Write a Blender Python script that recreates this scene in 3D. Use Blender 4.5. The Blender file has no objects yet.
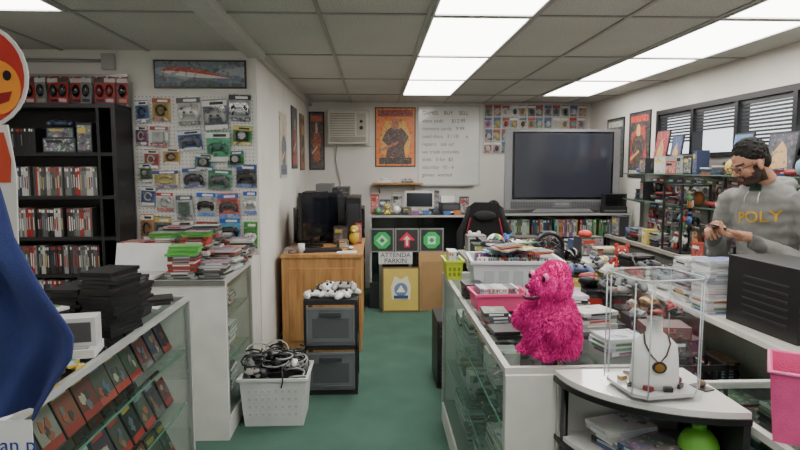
import bpy, bmesh, math, random
from mathutils import Vector, Matrix, Euler, noise
from mathutils.bvhtree import BVHTree
random.seed(7)
R=random.random
U=random.uniform
rad=math.radians
def C(r,g,b):
    def l(c):
        c/=255.0
        return c/12.92 if c<=.04045 else ((c+.055)/1.055)**2.4
    return (l(r),l(g),l(b),1.0)
WHITE=C(224,223,219);BLACK=C(13,13,15);GREY=C(108,108,108);DK=C(36,36,39);LG=C(168,168,166)
# ---------------------------------------------------------------- materials
MATS={}
def base(name):
    m=bpy.data.materials.new(name);m.use_nodes=True
    nt=m.node_tree;nt.nodes.clear()
    o=nt.nodes.new('ShaderNodeOutputMaterial')
    MATS[name]=m
    return m,nt,o
def N(nt,t,**k):
    n=nt.nodes.new(t)
    for a,b in k.items(): setattr(n,a,b)
    return n
def mixc(nt,fac,a,b,mode='MIX'):
    n=N(nt,'ShaderNodeMix',data_type='RGBA',blend_type=mode)
    for s,v in ((0,fac),(6,a),(7,b)):
        if hasattr(v,'links') : nt.links.new(v,n.inputs[s])
        else: n.inputs[s].default_value=v
    return n.outputs[2]
def principled(nt,o,col,rough,metal=0):
    p=N(nt,'ShaderNodeBsdfPrincipled')
    if hasattr(col,'links'): nt.links.new(col,p.inputs['Base Color'])
    else: p.inputs['Base Color'].default_value=col
    p.inputs['Roughness'].default_value=rough;p.inputs['Metallic'].default_value=metal
    nt.links.new(p.outputs[0],o.inputs[0]);return p
def noi(nt,scale,detail=3,coord=None):
    n=N(nt,'ShaderNodeTexNoise');n.inputs['Scale'].default_value=scale;n.inputs['Detail'].default_value=detail
    if coord is None:
        coord=N(nt,'ShaderNodeTexCoord').outputs['Object']
    nt.links.new(coord,n.inputs['Vector']);return n
def ramp(nt,src,stops,const=False):
    r=N(nt,'ShaderNodeValToRGB');e=r.color_ramp.elements
    if const:r.color_ramp.interpolation='CONSTANT'
    e[0].position=stops[0][0];e[0].color=stops[0][1];e[1].position=stops[1][0];e[1].color=stops[1][1]
    for p,c in stops[2:]:
        x=e.new(p);x.color=c
    nt.links.new(src,r.inputs[0]);return r.outputs[0]
def bump(nt,p,src,st,dist=.01):
    b=N(nt,'ShaderNodeBump');b.inputs['Strength'].default_value=st;b.inputs['Distance'].default_value=dist
    nt.links.new(src,b.inputs['Height']);nt.links.new(b.outputs[0],p.inputs['Normal'])
def attrmat(name,rough,metal=0,var=.12,nsc=8,bmp=0,bsc=200):
    m,nt,o=base(name)
    a=N(nt,'ShaderNodeAttribute',attribute_name='Col')
    n=noi(nt,nsc)
    g=ramp(nt,n.outputs[0],[(.3,(1-var,1-var,1-var,1)),(.7,(1,1,1,1))])
    c=mixc(nt,1.0,a.outputs[0],g,'MULTIPLY')
    p=principled(nt,o,c,rough,metal)
    if bmp:
        n2=noi(nt,bsc,4);bump(nt,p,n2.outputs[0],bmp,.004)
    return m
attrmat('plastic',.42);attrmat('gloss',.12,var=.04);attrmat('matte',.85,var=.1)
attrmat('fabric',.95,bmp=.6,bsc=250,var=.2,nsc=14);attrmat('metal',.32,1.0);attrmat('skin',.62,var=.2,nsc=30,bmp=.15,bsc=300)
attrmat('hair',.85,bmp=.8,bsc=160,var=.5,nsc=60)
# printed card / cover art
def printmat(name,vf,wm,bm_,rough=.35):
    m,nt,o=base(name)
    a=N(nt,'ShaderNodeAttribute',attribute_name='Col')
    tc=N(nt,'ShaderNodeTexCoord').outputs['Object']
    v=N(nt,'ShaderNodeTexVoronoi');v.inputs['Scale'].default_value=32;nt.links.new(tc,v.inputs['Vector'])
    hs=N(nt,'ShaderNodeHueSaturation');hs.inputs['Saturation'].default_value=.6;nt.links.new(v.outputs['Color'],hs.inputs['Color'])
    c=mixc(nt,vf,a.outputs[0],hs.outputs[0])
    n=noi(nt,38,2,tc);msk=ramp(nt,n.outputs[0],[(0,(0,0,0,1)),(.60,(wm,wm,wm,1))],True)
    c=mixc(nt,msk,c,(.62,.60,.55,1))
    n=noi(nt,21,2,tc);msk=ramp(nt,n.outputs[0],[(0,(0,0,0,1)),(.61,(bm_,bm_,bm_,1))],True)
    c=mixc(nt,msk,c,(.02,.02,.03,1))
    principled(nt,o,c,rough)
printmat('print',.18,.6,.7);printmat('darkprint',.05,.25,.85);printmat('poster',.07,.18,.45,.5)
# glass : symmetric facing-based reflectance
def glassmat(name,tint,g,k,rough=.03):
    m,nt,o=base(name)
    t=N(nt,'ShaderNodeBsdfTransparent');t.inputs[0].default_value=tint
    gl=N(nt,'ShaderNodeBsdfGlossy');gl.inputs['Roughness'].default_value=rough
    lw=N(nt,'ShaderNodeLayerWeight');lw.inputs[0].default_value=.5
    pw=N(nt,'ShaderNodeMath',operation='POWER');pw.inputs[1].default_value=4.5;nt.links.new(lw.outputs['Facing'],pw.inputs[0])
    ad=N(nt,'ShaderNodeMath',operation='MULTIPLY_ADD');ad.inputs[1].default_value=k;ad.inputs[2].default_value=g
    nt.links.new(pw.outputs[0],ad.inputs[0])
    mx=N(nt,'ShaderNodeMixShader');nt.links.new(ad.outputs[0],mx.inputs[0]);nt.links.new(t.outputs[0],mx.inputs[1]);nt.links.new(gl.outputs[0],mx.inputs[2])
    nt.links.new(mx.outputs[0],o.inputs[0])
glassmat('glass',(.84,.92,.88,1),.05,.45,.03);glassmat('clearglass',(.97,.98,.98,1),.02,.2,.03);glassmat('acrylic',(.96,.97,.975,1),.05,.4,.05);glassmat('smoke',(.5,.51,.53,1),.1,.3,.1)
# wood
m,nt,o=base('wood')
tc=N(nt,'ShaderNodeTexCoord').outputs['Object'];mp=N(nt,'ShaderNodeMapping');mp.inputs['Scale'].default_value=(14,14,1.5);nt.links.new(tc,mp.inputs[0])
n=noi(nt,2.2,6,mp.outputs[0])
p=principled(nt,o,ramp(nt,n.outputs[0],[(.3,C(156,108,60)),(.7,C(192,146,90))]),.45)
# carpet
m,nt,o=base('carpet')
n=noi(nt,160,4);n2=noi(nt,3.5,4)
c=mixc(nt,.6,ramp(nt,n.outputs[0],[(.35,C(34,66,54)),(.65,C(86,124,108))]),ramp(nt,n2.outputs[0],[(.3,C(48,82,69)),(.7,C(70,104,90))]))
p=principled(nt,o,c,.95);bump(nt,p,n.outputs[0],.5,.006)
# wall
m,nt,o=base('wallpaint')
n=noi(nt,1.5,4);n2=noi(nt,120,3)
p=principled(nt,o,ramp(nt,n.outputs[0],[(.3,C(202,198,190)),(.7,C(218,215,208))]),.8);bump(nt,p,n2.outputs[0],.12,.003)
# ceiling tile
m,nt,o=base('ceilingtile')
n=noi(nt,110,4);n2=noi(nt,1.3,3)
c=mixc(nt,.5,ramp(nt,n.outputs[0],[(.38,C(136,134,128)),(.52,C(204,202,196))]),ramp(nt,n2.outputs[0],[(.3,C(184,182,174)),(.7,C(206,204,198))]))
p=principled(nt,o,c,.9);bump(nt,p,n.outputs[0],.3,.004)
# pegboard
m,nt,o=base('pegboard')
tc=N(nt,'ShaderNodeTexCoord').outputs['Object']
sc=N(nt,'ShaderNodeVectorMath',operation='SCALE');sc.inputs['Scale'].default_value=1/.027;nt.links.new(tc,sc.inputs[0])
fr=N(nt,'ShaderNodeVectorMath',operation='FRACTION');nt.links.new(sc.outputs[0],fr.inputs[0])
ml=N(nt,'ShaderNodeVectorMath',operation='MULTIPLY');ml.inputs[1].default_value=(1,0,1);nt.links.new(fr.outputs[0],ml.inputs[0])
ds=N(nt,'ShaderNodeVectorMath',operation='DISTANCE');ds.inputs[1].default_value=(.5,0,.5);nt.links.new(ml.outputs[0],ds.inputs[0])
principled(nt,o,ramp(nt,ds.outputs['Value'],[(0,C(110,110,110)),(.15,C(208,206,202))],True),.5)
def emit(name,col,s):
    m,nt,o=base(name);e=N(nt,'ShaderNodeEmission');e.inputs[0].default_value=col;e.inputs[1].default_value=s
    nt.links.new(e.outputs[0],o.inputs[0])
emit('lamp',(1,.965,.91,1),11.5)
# ---------------------------------------------------------------- mesh builder
def T(x,y,z,rz=0,rx=0,ry=0,s=1):
    return Matrix.Translation((x,y,z))@Euler((rad(rx),rad(ry),rad(rz)),'XYZ').to_matrix().to_4x4()@Matrix.Scale(s,4)
class MB:
    def __init__(s): s.v=[];s.f=[];s.m=[];s.c=[];s.s=[];s.M=None
    def add(s,vs,fs,c,m='plastic',sm=False,M=None):
        o=len(s.v)
        vs=[Vector(v) for v in vs]
        if M is not None: vs=[M@v for v in vs]
        if s.M is not None: vs=[s.M@v for v in vs]
        s.v+=vs
        for f in fs:
            s.f.append([i+o for i in f]);s.m.append(m);s.c.append(c);s.s.append(sm)
    def box(s,a,b,c,m='plastic',M=None,top=None):
        x0,y0,z0=a;x1,y1,z1=b
        vs=[(x0,y0,z0),(x1,y0,z0),(x1,y1,z0),(x0,y1,z0),(x0,y0,z1),(x1,y0,z1),(x1,y1,z1),(x0,y1,z1)]
        s.add(vs,[(0,3,2,1),(4,5,6,7),(0,1,5,4),(1,2,6,5),(2,3,7,6),(3,0,4,7)],c,m,False,M)
        if top: s.c[-5]=top[0];s.m[-5]=top[1]
    def bc(s,p,d,c,m='plastic',M=None):
        s.box([p[i]-d[i]/2 for i in range(3)],[p[i]+d[i]/2 for i in range(3)],c,m,M)
    def tube(s,pts,rs,c,m='plastic',n=8,M=None,sq=None):
        pts=[Vector(p) for p in pts]
        if not isinstance(rs,(list,tuple)): rs=[rs]*len(pts)
        vs=[];fs=[];prev=None
        for i,p in enumerate(pts):
            d=(pts[min(i+1,len(pts)-1)]-pts[max(i-1,0)])
            d=d.normalized() if d.length>1e-9 else Vector((0,0,1))
            if prev is None:
                a=d.orthogonal().normalized()
            else:
                a=prev-d*prev.dot(d)
                a=a.normalized() if a.length>1e-6 else d.orthogonal().normalized()
            prev=a;b=d.cross(a)
            for k in range(n):
                t=2*math.pi*k/n
                vs.append(p+(a*math.cos(t)+b*math.sin(t))*rs[i])
        for i in range(len(pts)-1):
            for k in range(n):
                k2=(k+1)%n;fs.append((i*n+k,i*n+k2,(i+1)*n+k2,(i+1)*n+k))
        fs.append(tuple(range(n-1,-1,-1)));L=(len(pts)-1)*n;fs.append(tuple(range(L,L+n)))
        s.add(vs,fs,c,m,n>4,M)
    def cyl(s,p0,p1,r0,c,m='plastic',r1=None,n=14,M=None):
        s.tube([p0,p1],[r0,r0 if r1 is None else r1],c,m,n,M)
        s.s[-1]=False;s.s[-2]=False
    def ell(s,p,r,c,m='plastic',nu=14,nv=9,M=None,rot=None):
        vs=[];fs=[]
        E=Euler([rad(q) for q in rot],'XYZ').to_matrix() if rot else None
        for j in range(nv+1):
            ph=math.pi*j/nv
            for i in range(nu):
                t=2*math.pi*i/nu
                q=Vector((math.sin(ph)*math.cos(t)*r[0],math.sin(ph)*math.sin(t)*r[1],math.cos(ph)*r[2]))
                if E:q=E@q
                vs.append(q+Vector(p))
        for j in range(nv):
            for i in range(nu):
                i2=(i+1)%nu
                a,b,cc,d=j*nu+i,(j+1)*nu+i,(j+1)*nu+i2,j*nu+i2
                if j==0: fs.append((a,b,cc))
                elif j==nv-1: fs.append((a,b,d))
                else: fs.append((a,b,cc,d))
        s.add(vs,fs,c,m,True,M)
    def loft(s,rings,c,m='plastic',n=20,M=None):
        vs=[];fs=[]
        for z,cx,cy,rx,ry in rings:
            for k in range(n):
                t=2*math.pi*k/n;vs.append((cx+rx*math.cos(t),cy+ry*math.sin(t),z))
        for i in range(len(rings)-1):
            for k in range(n):
                k2=(k+1)%n;fs.append((i*n+k,i*n+k2,(i+1)*n+k2,(i+1)*n+k))
        fs.append(tuple(range(n-1,-1,-1)));L=(len(rings)-1)*n;fs.append(tuple(range(L,L+n)))
        s.add(vs,fs,c,m,True,M)
    def prism(s,poly,y0,y1,c,m='plastic',M=None):
        n=len(poly)
        vs=[(x,y0,z) for x,z in poly]+[(x,y1,z) for x,z in poly]
        fs=[tuple(range(n)),tuple(range(2*n-1,n-1,-1))]+[(i,i+n,(i+1)%n+n,(i+1)%n) for i in range(n)]
        s.add(vs,fs,c,m,False,M)
    def mesh(s,name,origin=True):
        me=bpy.data.meshes.new(name)
        off=Vector((0,0,0))
        if origin:
            xs=[v.x for v in s.v];ys=[v.y for v in s.v];zs=[v.z for v in s.v]
            off=Vector(((min(xs)+max(xs))/2,(min(ys)+max(ys))/2,min(zs)))
        me.from_pydata([v-off for v in s.v],[],s.f)
        names=sorted(set(s.m))
        for nme in names: me.materials.append(MATS[nme])
        idx={n:i for i,n in enumerate(names)}
        me.polygons.foreach_set('material_index',[idx[q] for q in s.m])
        me.polygons.foreach_set('use_smooth',s.s)
        at=me.color_attributes.new('Col','FLOAT_COLOR','CORNER')
        buf=[]
        for f,c in zip(s.f,s.c): buf.extend(tuple(c)*len(f))
        at.data.foreach_set('color',buf)
        bm=bmesh.new();bm.from_mesh(me);bmesh.ops.recalc_face_normals(bm,faces=bm.faces);bm.to_mesh(me);bm.free()
        return me,off
    def fin(s,name,bevel=0,parent=None,origin=True,seg=2):
        me,off=s.mesh(name,origin)
        o=bpy.data.objects.new(name,me);bpy.context.scene.collection.objects.link(o)
        o.location=off
        if parent is not None:
            o.parent=parent
            if origin: o.matrix_parent_inverse=Matrix.Translation(parent.location).inverted()
        if bevel:
            b=o.modifiers.new('bevel','BEVEL');b.width=bevel;b.segments=seg;b.limit_method='ANGLE';b.angle_limit=rad(50)
        return o
def fuse(mb,name,vox,sm=4,colfn=None,mat='skin',dispfn=None):
    me,off=mb.mesh(name+'_src',False)
    o=bpy.data.objects.new(name,me);bpy.context.scene.collection.objects.link(o)
    r=o.modifiers.new('r','REMESH');r.mode='VOXEL';r.voxel_size=vox
    q=o.modifiers.new('s','SMOOTH');q.iterations=sm;q.factor=.5
    dg=bpy.context.evaluated_depsgraph_get();dg.update()
    nm=bpy.data.meshes.new_from_object(o.evaluated_get(dg))
    o.modifiers.clear();o.data=nm;nm.name=name
    nm.materials.clear()
    mats=mat if isinstance(mat,list) else [mat]
    for q in mats:nm.materials.append(MATS[q])
    if dispfn:
        for v in nm.vertices: v.co=v.co+v.normal*dispfn(v.co)
    for a in list(nm.color_attributes): nm.color_attributes.remove(a)
    at=nm.color_attributes.new('Col','FLOAT_COLOR','POINT')
    for v in nm.vertices:
        at.data[v.index].color=colfn(v.co) if colfn else (.5,.5,.5,1)
    for p in nm.polygons:p.use_smooth=True
    return o
def empty(name,loc,rz=0):
    e=bpy.data.objects.new(name,None);bpy.context.scene.collection.objects.link(e);e.location=loc;e.rotation_euler=(0,0,rad(rz));e.empty_display_size=.1;return e
def text(s,name,loc,rot,size,col,mat='matte',parent=None,ext=.0008,align='CENTER'):
    cu=bpy.data.curves.new(name,'FONT');cu.body=s;cu.size=size;cu.extrude=ext;cu.align_x=align
    o=bpy.data.objects.new(name+'_tmp',cu);bpy.context.scene.collection.objects.link(o)
    dg=bpy.context.evaluated_depsgraph_get();dg.update()
    me=bpy.data.meshes.new_from_object(o.evaluated_get(dg))
    bpy.data.objects.remove(o)
    me.materials.clear();me.materials.append(MATS[mat])
    at=me.color_attributes.new('Col','FLOAT_COLOR','POINT')
    for v in me.vertices:at.data[v.index].color=col
    ob=bpy.data.objects.new(name,me);bpy.context.scene.collection.objects.link(ob)
    ob.location=loc;ob.rotation_euler=[rad(a) for a in rot]
    if parent is not None:
        ob.parent=parent;ob.matrix_parent_inverse=Matrix.Translation(parent.location).inverted()
    return ob
# ---------------------------------------------------------------- kit pieces
P_MIX=[C(40,42,46),C(60,62,66),C(140,140,138),C(190,190,188),C(150,48,44),C(44,66,104),C(74,108,74),C(84,84,88),C(178,178,172)]
P_DARK=[C(20,20,22),C(28,28,31),C(36,36,38),C(17,17,19),C(44,38,38)]
P_RED=[C(160,38,34),C(60,58,58),C(130,34,30),C(172,56,46),C(95,92,90)]
P_WHT=[C(206,208,208),C(188,192,194),C(220,220,218),C(160,168,180),C(196,199,204)]
P_GRY=[C(112,114,112),C(150,152,150),C(84,86,84),C(178,178,172),C(66,68,68),C(190,190,185)]
P_GRN=[C(80,160,60),C(96,176,72),C(66,130,56)]
P_RB=[C(164,54,48),C(196,172,90),C(64,98,156),C(78,134,88),C(186,118,70),C(200,200,196),C(136,86,128),C(38,38,42),C(124,164,176)]
def row(mb,M,length,h=.19,d=.135,pal=P_MIX,th=.015,run=5,lab=None):
    x=0;c=random.choice(pal);k=0
    while x<length-th:
        t=th*U(.85,1.1)
        if k<=0: c=random.choice(pal);k=random.randint(1,run)
        k-=1
        hh=h*U(.97,1);y=U(0,.006)
        mb.box((x,y,0),(x+t-.001,y+d,hh),c,'plastic',M)
        lc=random.choice(lab or (P_RB+P_WHT*3))
        mb.box((x+.003,y-.0012,hh*U(.2,.3)),(x+t-.004,y,hh*U(.6,.75)),lc,'plastic',M)
        mb.box((x+.002,y-.001,hh*.85),(x+t-.003,y,hh*.95),random.choice([WHITE,C(170,50,40),C(60,60,62)]),'plastic',M)
        x+=t
def stack(mb,x,y,z,n,rz=0,pal=P_MIX,w=.19,d=.135,t=.0148,jit=.012,jr=6,lab=None):
    if lab is None: lab=(P_DARK*3+[C(90,90,92)]) if pal is P_DARK else P_WHT*3+P_RB
    for i in range(n):
        c=random.choice(pal)
        M=T(x+U(-jit,jit),y+U(-jit,jit),z+i*t,rz+U(-jr,jr))
        tp=random.choice(pal*2 if pal is P_DARK else P_RB+pal*2)
        mb.box((-w/2,-d/2,0),(w/2,d/2,t-.001),c,'plastic',M,top=(tp,'print' if i==n-1 and pal is not P_DARK else 'plastic'))
        lc=random.choice(lab)
        mb.box((-w*.3,-d/2-.001,.003),(w*.3,-d/2,t-.004),lc,'plastic',M)
        mb.box((-w/2-.001,-d*.3,.003),(-w/2,d*.3,t-.004),lc,'plastic',M)
    return z+n*t
def ctrl(mb,M,c,s=1):
    M=M@Matrix.Scale(s,4)
    mb.ell((0,0,0),(.062,.034,.02),c,'plastic',12,7,M)
    for sg in(-1,1):
        mb.tube([(sg*.04,.012,0),(sg*.062,-.012,-.002),(sg*.066,-.045,-.006),(sg*.06,-.062,-.008)],[.024,.024,.018,.01],c,'plastic',8,M)
    mb.cyl((-.026,-.012,.012),(-.026,-.012,.028),.009,DK,n=8,M=M);mb.cyl((.026,-.012,.012),(.026,-.012,.028),.009,DK,n=8,M=M)
    mb.bc((-.045,.014,.019),(.022,.007,.006),DK,M=M);mb.bc((-.045,.014,.019),(.007,.022,.006),DK,M=M)
    for dx,dy,cc in((.045,.024,C(220,200,40)),(.045,.004,C(60,160,60)),(.055,.014,C(190,40,40)),(.035,.014,C(40,80,190))):
        mb.cyl((dx,dy,.012),(dx,dy,.022),.0042,cc,n=6,M=M)
def blister(mb,M,w,h,cc,pc,kind=0,body=WHITE):
    mb.box((-w/2,-.003,-h),(w/2,0,0),cc,'poster',M)
    mb.box((-w/2,-.004,-h*.22),(w/2,-.003,-h*.04),body,'plastic',M)
    mb.box((-w*.46,-.0045,-h*.99),(w*.46,-.003,-h*.84),body,'print',M)
    mb.box((-w*.2,-.0055,-h*.18),(w*.35,-.004,-h*.09),WHITE if sum(body[:3])<1.2 else DK,'plastic',M)
    mb.box((-w*.42,-.034,-h*.82),(w*.42,-.003,-h*.24),WHITE,'acrylic',M)
    if kind==0:
        ctrl(mb,M@T(0,-.018,-h*.5,0,90),pc,s=w/.19)
    elif kind==1:
        mb.box((-w*.3,-.03,-h*.78),(w*.3,-.004,-h*.3),pc,'gloss',M)
        mb.cyl((0,-.034,-h*.5),(0,-.03,-h*.5),w*.2,LG,'metal',n=12,M=M)
    else:
        mb.tube([(w*.25*math.cos(a*.7),-.014,-h*.53+h*.2*math.sin(a*.7)) for a in range(9)],.007,pc,n=6,M=M)
    mb.tube([(0,.008,-.012),(0,-.045,-.012),(0,-.05,-.004)],.002,LG,'metal',5,M)
def plush(name,x,y,z,c,c2,s=1,rz=0,ears='round',parent=None):
    mb=MB();mb.M=T(x,y,z,rz,s=s)
    mb.loft([(0,0,0,.04,.05),(.01,0,0,.062,.07),(.05,0,0,.07,.08),(.1,0,0,.055,.06),(.125,0,0,.04,.042)],c,'fabric',14)
    mb.ell((0,-.035,.055),(.045,.045,.05),c2,'fabric')
    mb.ell((0,-.005,.175),(.075,.068,.065),c,'fabric')
    mb.ell((0,-.058,.16),(.034,.026,.024),c2,'fabric')
    mb.ell((0,-.083,.168),(.01,.008,.008),BLACK,'gloss')
    for g in(-1,1):
        mb.ell((g*.03,-.06,.195),(.011,.008,.014),WHITE,'gloss',8,6);mb.ell((g*.029,-.067,.195),(.006,.005,.008),BLACK,'gloss',8,6)
        if ears=='round': mb.ell((g*.055,0,.235),(.026,.012,.028),c,'fabric')
        else: mb.tube([(g*.04,0,.22),(g*.06,0,.28),(g*.075,0,.33)],[.02,.018,.006],c,'fabric')
        mb.tube([(g*.06,-.01,.1),(g*.1,-.03,.07),(g*.11,-.05,.045)],[.022,.02,.022],c,'fabric')
        mb.tube([(g*.04,-.03,.025),(g*.05,-.09,.022),(g*.052,-.105,.03)],[.026,.024,.03],c,'fabric')
    return mb.fin(name,parent=parent)
def gbox(mb,x,y,z,w,d,h,c,rz=0,m='print'):
    M=T(x,y,z,rz)
    mb.box((-w/2,-d/2,0),(w/2,d/2,h),c,'plastic',M)
    mb.box((-w*.46,-d/2-.001,h*.08),(w*.46,-d/2,h*.92),tuple(min(1,q*1.2+.01) for q in c[:3])+(1,),m,M)
    mb.box((-w*.4,-d/2-.002,h*.66),(w*.1,-d/2-.001,h*.84),random.choice([WHITE,DK,C(170,50,40),C(190,170,80)]),'plastic',M)
# ---------------------------------------------------------------- room
CZ=2.44;BY=7.9;RX=2.85;LX=-3.0;FY=-1.5;PX=-.86;PY=4.5
def slab(name,a,b,m,c=WHITE):
    mb=MB();mb.box(a,b,c,m);return mb.fin(name)
slab('floor',(LX-.1,FY-.1,-.1),(RX+.1,BY+.1,0),'carpet')
slab('ceiling',(LX-.1,FY-.1,CZ),(RX+.1,BY+.1,CZ+.1),'ceilingtile')
slab('wall_back',(PX-.1,BY,0),(RX+.1,BY+.1,CZ),'wallpaint')
slab('wall_left',(LX-.1,FY-.1,0),(LX,PY+.1,CZ),'wallpaint')
slab('wall_partition',(LX,PY,0),(PX,PY+.1,CZ),'wallpaint')
slab('wall_hallway',(PX-.1,PY+.1,0),(PX,BY,CZ),'wallpaint')
mb=MB()
WY0,WY1,WZ0,WZ1=3.3,6.0,1.68,2.16
mb.box((RX,FY,0),(RX+.1,BY,WZ0),WHITE,'wallpaint');mb.box((RX,FY,WZ1),(RX+.1,BY,CZ),WHITE,'wallpaint')
mb.box((RX,FY,WZ0),(RX+.1,WY0,WZ1),WHITE,'wallpaint');mb.box((RX,WY1,WZ0),(RX+.1,BY,WZ1),WHITE,'wallpaint')
mb.fin('wall_right')
mb=MB()
mb.box((LX,FY-.1,0),(RX+.1,FY,.8),WHITE,'wallpaint');mb.box((LX,FY-.1,2.1),(RX+.1,FY,CZ),WHITE,'wallpaint')
mb.box((LX,FY-.1,.8),(-.8,FY,2.1),WHITE,'wallpaint');mb.box((.8,FY-.1,.8),(RX+.1,FY,2.1),WHITE,'wallpaint')
mb.fin('wall_front')
def wframe(name,y0,y1,z0,z1,x,nm):
    mb=MB();w=.045
    mb.box((x-.02,y0,z0),(x+.08,y1,z0+w),BLACK);mb.box((x-.02,y0,z1-w),(x+.08,y1,z1),BLACK)
    for i in range(nm+1):
        y=y0+(y1-y0-w)*i/nm;mb.box((x-.02,y,z0+w),(x+.08,y+w,z1-w),BLACK)
        if i<nm:
            L=(y1-y0-w)/nm
            mb.box((x+.0,y+w,z1-w-.035),(x+.03,y+L,z1-w),C(36,38,42))
            for q in range((7,11,6,9)[i%4]): mb.box((x+.006,y+w+.02,z1-w-.057-q*.028),(x+.024,y+L-.02,z1-w-.041-q*.028),C(44,45,48))
    mb.box((x+.06,y0+w,z0+w),(x+.065,y1-w,z1-w),WHITE,'clearglass')
    mb.fin(name)
wframe('window_1',WY0,WY1,WZ0,WZ1,RX,4)
mb=MB();a,b=-.8,.8  # unseen window behind the camera, added to let daylight fill the room
mb.box((a,FY-.08,.8),(b,FY-.01,.85),BLACK);mb.box((a,FY-.08,2.05),(b,FY-.01,2.1),BLACK)
for k in(0,.5,1): mb.box((a+(b-a-.05)*k,FY-.08,.85),(a+(b-a-.05)*k+.05,FY-.01,2.05),BLACK)
mb.box((a+.05,FY-.05,.85),(b-.05,FY-.045,2.05),WHITE,'clearglass');mb.fin('added_front_window')
slab('baseboard_back',(PX,BY-.015,0),(RX,BY,.09),'plastic',C(200,198,190))
slab('baseboard_right',(RX-.015,FY,0),(RX,BY-.015,.09),'plastic',C(200,198,190))
slab('baseboard_hallway',(PX,PY+.1,0),(PX+.015,BY-.015,.09),'plastic',C(200,198,190))
slab('trim_1',(PX-.06,FY,CZ-.05),(PX+.06,PY+.02,CZ),'plastic',C(200,198,192))
slab('trim_2',(PX,PY,CZ-.05),(PX+.05,BY,CZ),'plastic',C(190,188,182))
mb=MB();gc=C(156,154,148)
for x in(-2.85,-2.24,-1.63,-.3,.3,.9,1.42,1.93,2.53):
    y1=PY if x<PX else BY
    mb.box((x-.012,FY,CZ-.008),(x+.012,y1,CZ-.0005),gc)
y=2.17-1.22*3
while y<BY:
    mb.box((LX if y<PY else PX,y-.012,CZ-.0085),(RX,y+.012,CZ-.0005),gc);y+=1.22
mb.fin('ceiling_grid')
def lamp(x0,x1,y0,y1):
    mb=MB()
    mb.box((x0+.012,y0+.012,CZ-.006),(x1-.012,y1-.012,CZ-.001),WHITE,'lamp')
    for a,b in(((x0,y0),(x1,y0+.012)),((x0,y1-.012),(x1,y1)),((x0,y0+.012),(x0+.012,y1-.012)),((x1-.012,y0+.012),(x1,y1-.012))):
        mb.box((a[0],a[1],CZ-.014),(b[0],b[1],CZ-.001),C(215,215,212))
    mb.fin('fluorescent_light_panel')
for k in range(-2,4): lamp(.32,.88,2.19+1.22*k,2.19+1.22*k+1.18)
for k in(-2,0,1,2,3): lamp(1.95,2.51,2.19+1.22*k,2.19+1.22*k+1.18)
lamp(-2.22,-1.65,2.19,3.37);lamp(-2.22,-1.65,-.25,.93)
# ---------------------------------------------------------------- counters
def counter(name,x0,x1,y0,y1,h,sides,shelves=(),basez=.12,fc=C(172,173,172),pc=WHITE,topm='glass',inner=C(130,136,132)):
    mb=MB();p=.022
    mb.box((x0,y0,0),(x1,y1,basez),pc,'plastic')
    mb.box((x0+.01,y0+.01,basez),(x1-.01,y1-.01,basez+.01),inner,'matte')
    for (x,y) in((x0,y0),(x1-p,y0),(x0,y1-p),(x1-p,y1-p)):
        mb.box((x,y,basez),(x+p,y+p,h-p),fc,'plastic')
    for a,b in(((x0,y0),(x1,y0+p)),((x0,y1-p),(x1,y1)),((x0,y0+p),(x0+p,y1-p)),((x1-p,y0+p),(x1,y1-p))):
        mb.box((a[0],a[1],h-p),(b[0],b[1],h),fc,'plastic')
    if topm=='glass': mb.add([(x0+p,y0+p,h-.004),(x1-p,y0+p,h-.004),(x1-p,y1-p,h-.004),(x0+p,y1-p,h-.004)],[(0,1,2,3)],pc,topm)
    else: mb.box((x0+p,y0+p,h-.008),(x1-p,y1-p,h-.001),pc,topm)
    def side(a,b,k):
        if k=='g':
            if a[0]==b[0]: q=[(a[0],a[1],a[2]),(a[0],b[1],a[2]),(a[0],b[1],b[2]),(a[0],a[1],b[2])]
            else: q=[(a[0],a[1],a[2]),(b[0],a[1],a[2]),(b[0],a[1],b[2]),(a[0],a[1],b[2])]
            mb.add(q,[(0,1,2,3)],pc,'glass')
        elif k=='p':
            e=.004
            mb.box((a[0]-(e if a[0]==b[0] else 0),a[1]-(e if a[1]==b[1] else 0),a[2]),(b[0]+(e if a[0]==b[0] else 0),b[1]+(e if a[1]==b[1] else 0),b[2]),pc,'plastic')
    side((x0+p,y0+.006,basez+.01),(x1-p,y0+.006,h-p),sides.get('s'))
    side((x0+p,y1-.006,basez+.01),(x1-p,y1-.006,h-p),sides.get('n'))
    side((x0+.006,y0+p,basez+.01),(x0+.006,y1-p,h-p),sides.get('w'))
    side((x1-.006,y0+p,basez+.01),(x1-.006,y1-p,h-p),sides.get('e'))
    for z in shelves:
        mb.add([(x0+.03,y0+.03,z-.001),(x1-.03,y0+.03,z-.001),(x1-.03,y1-.03,z-.001),(x0+.03,y1-.03,z-.001)],[(0,1,2,3)],pc,'glass')
        for xx in(x0+.03,x1-.034): mb.box((xx,y0+.03,z-.008),(xx+.004,y1-.03,z),C(104,146,128),'gloss')
    return mb.fin(name)
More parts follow.
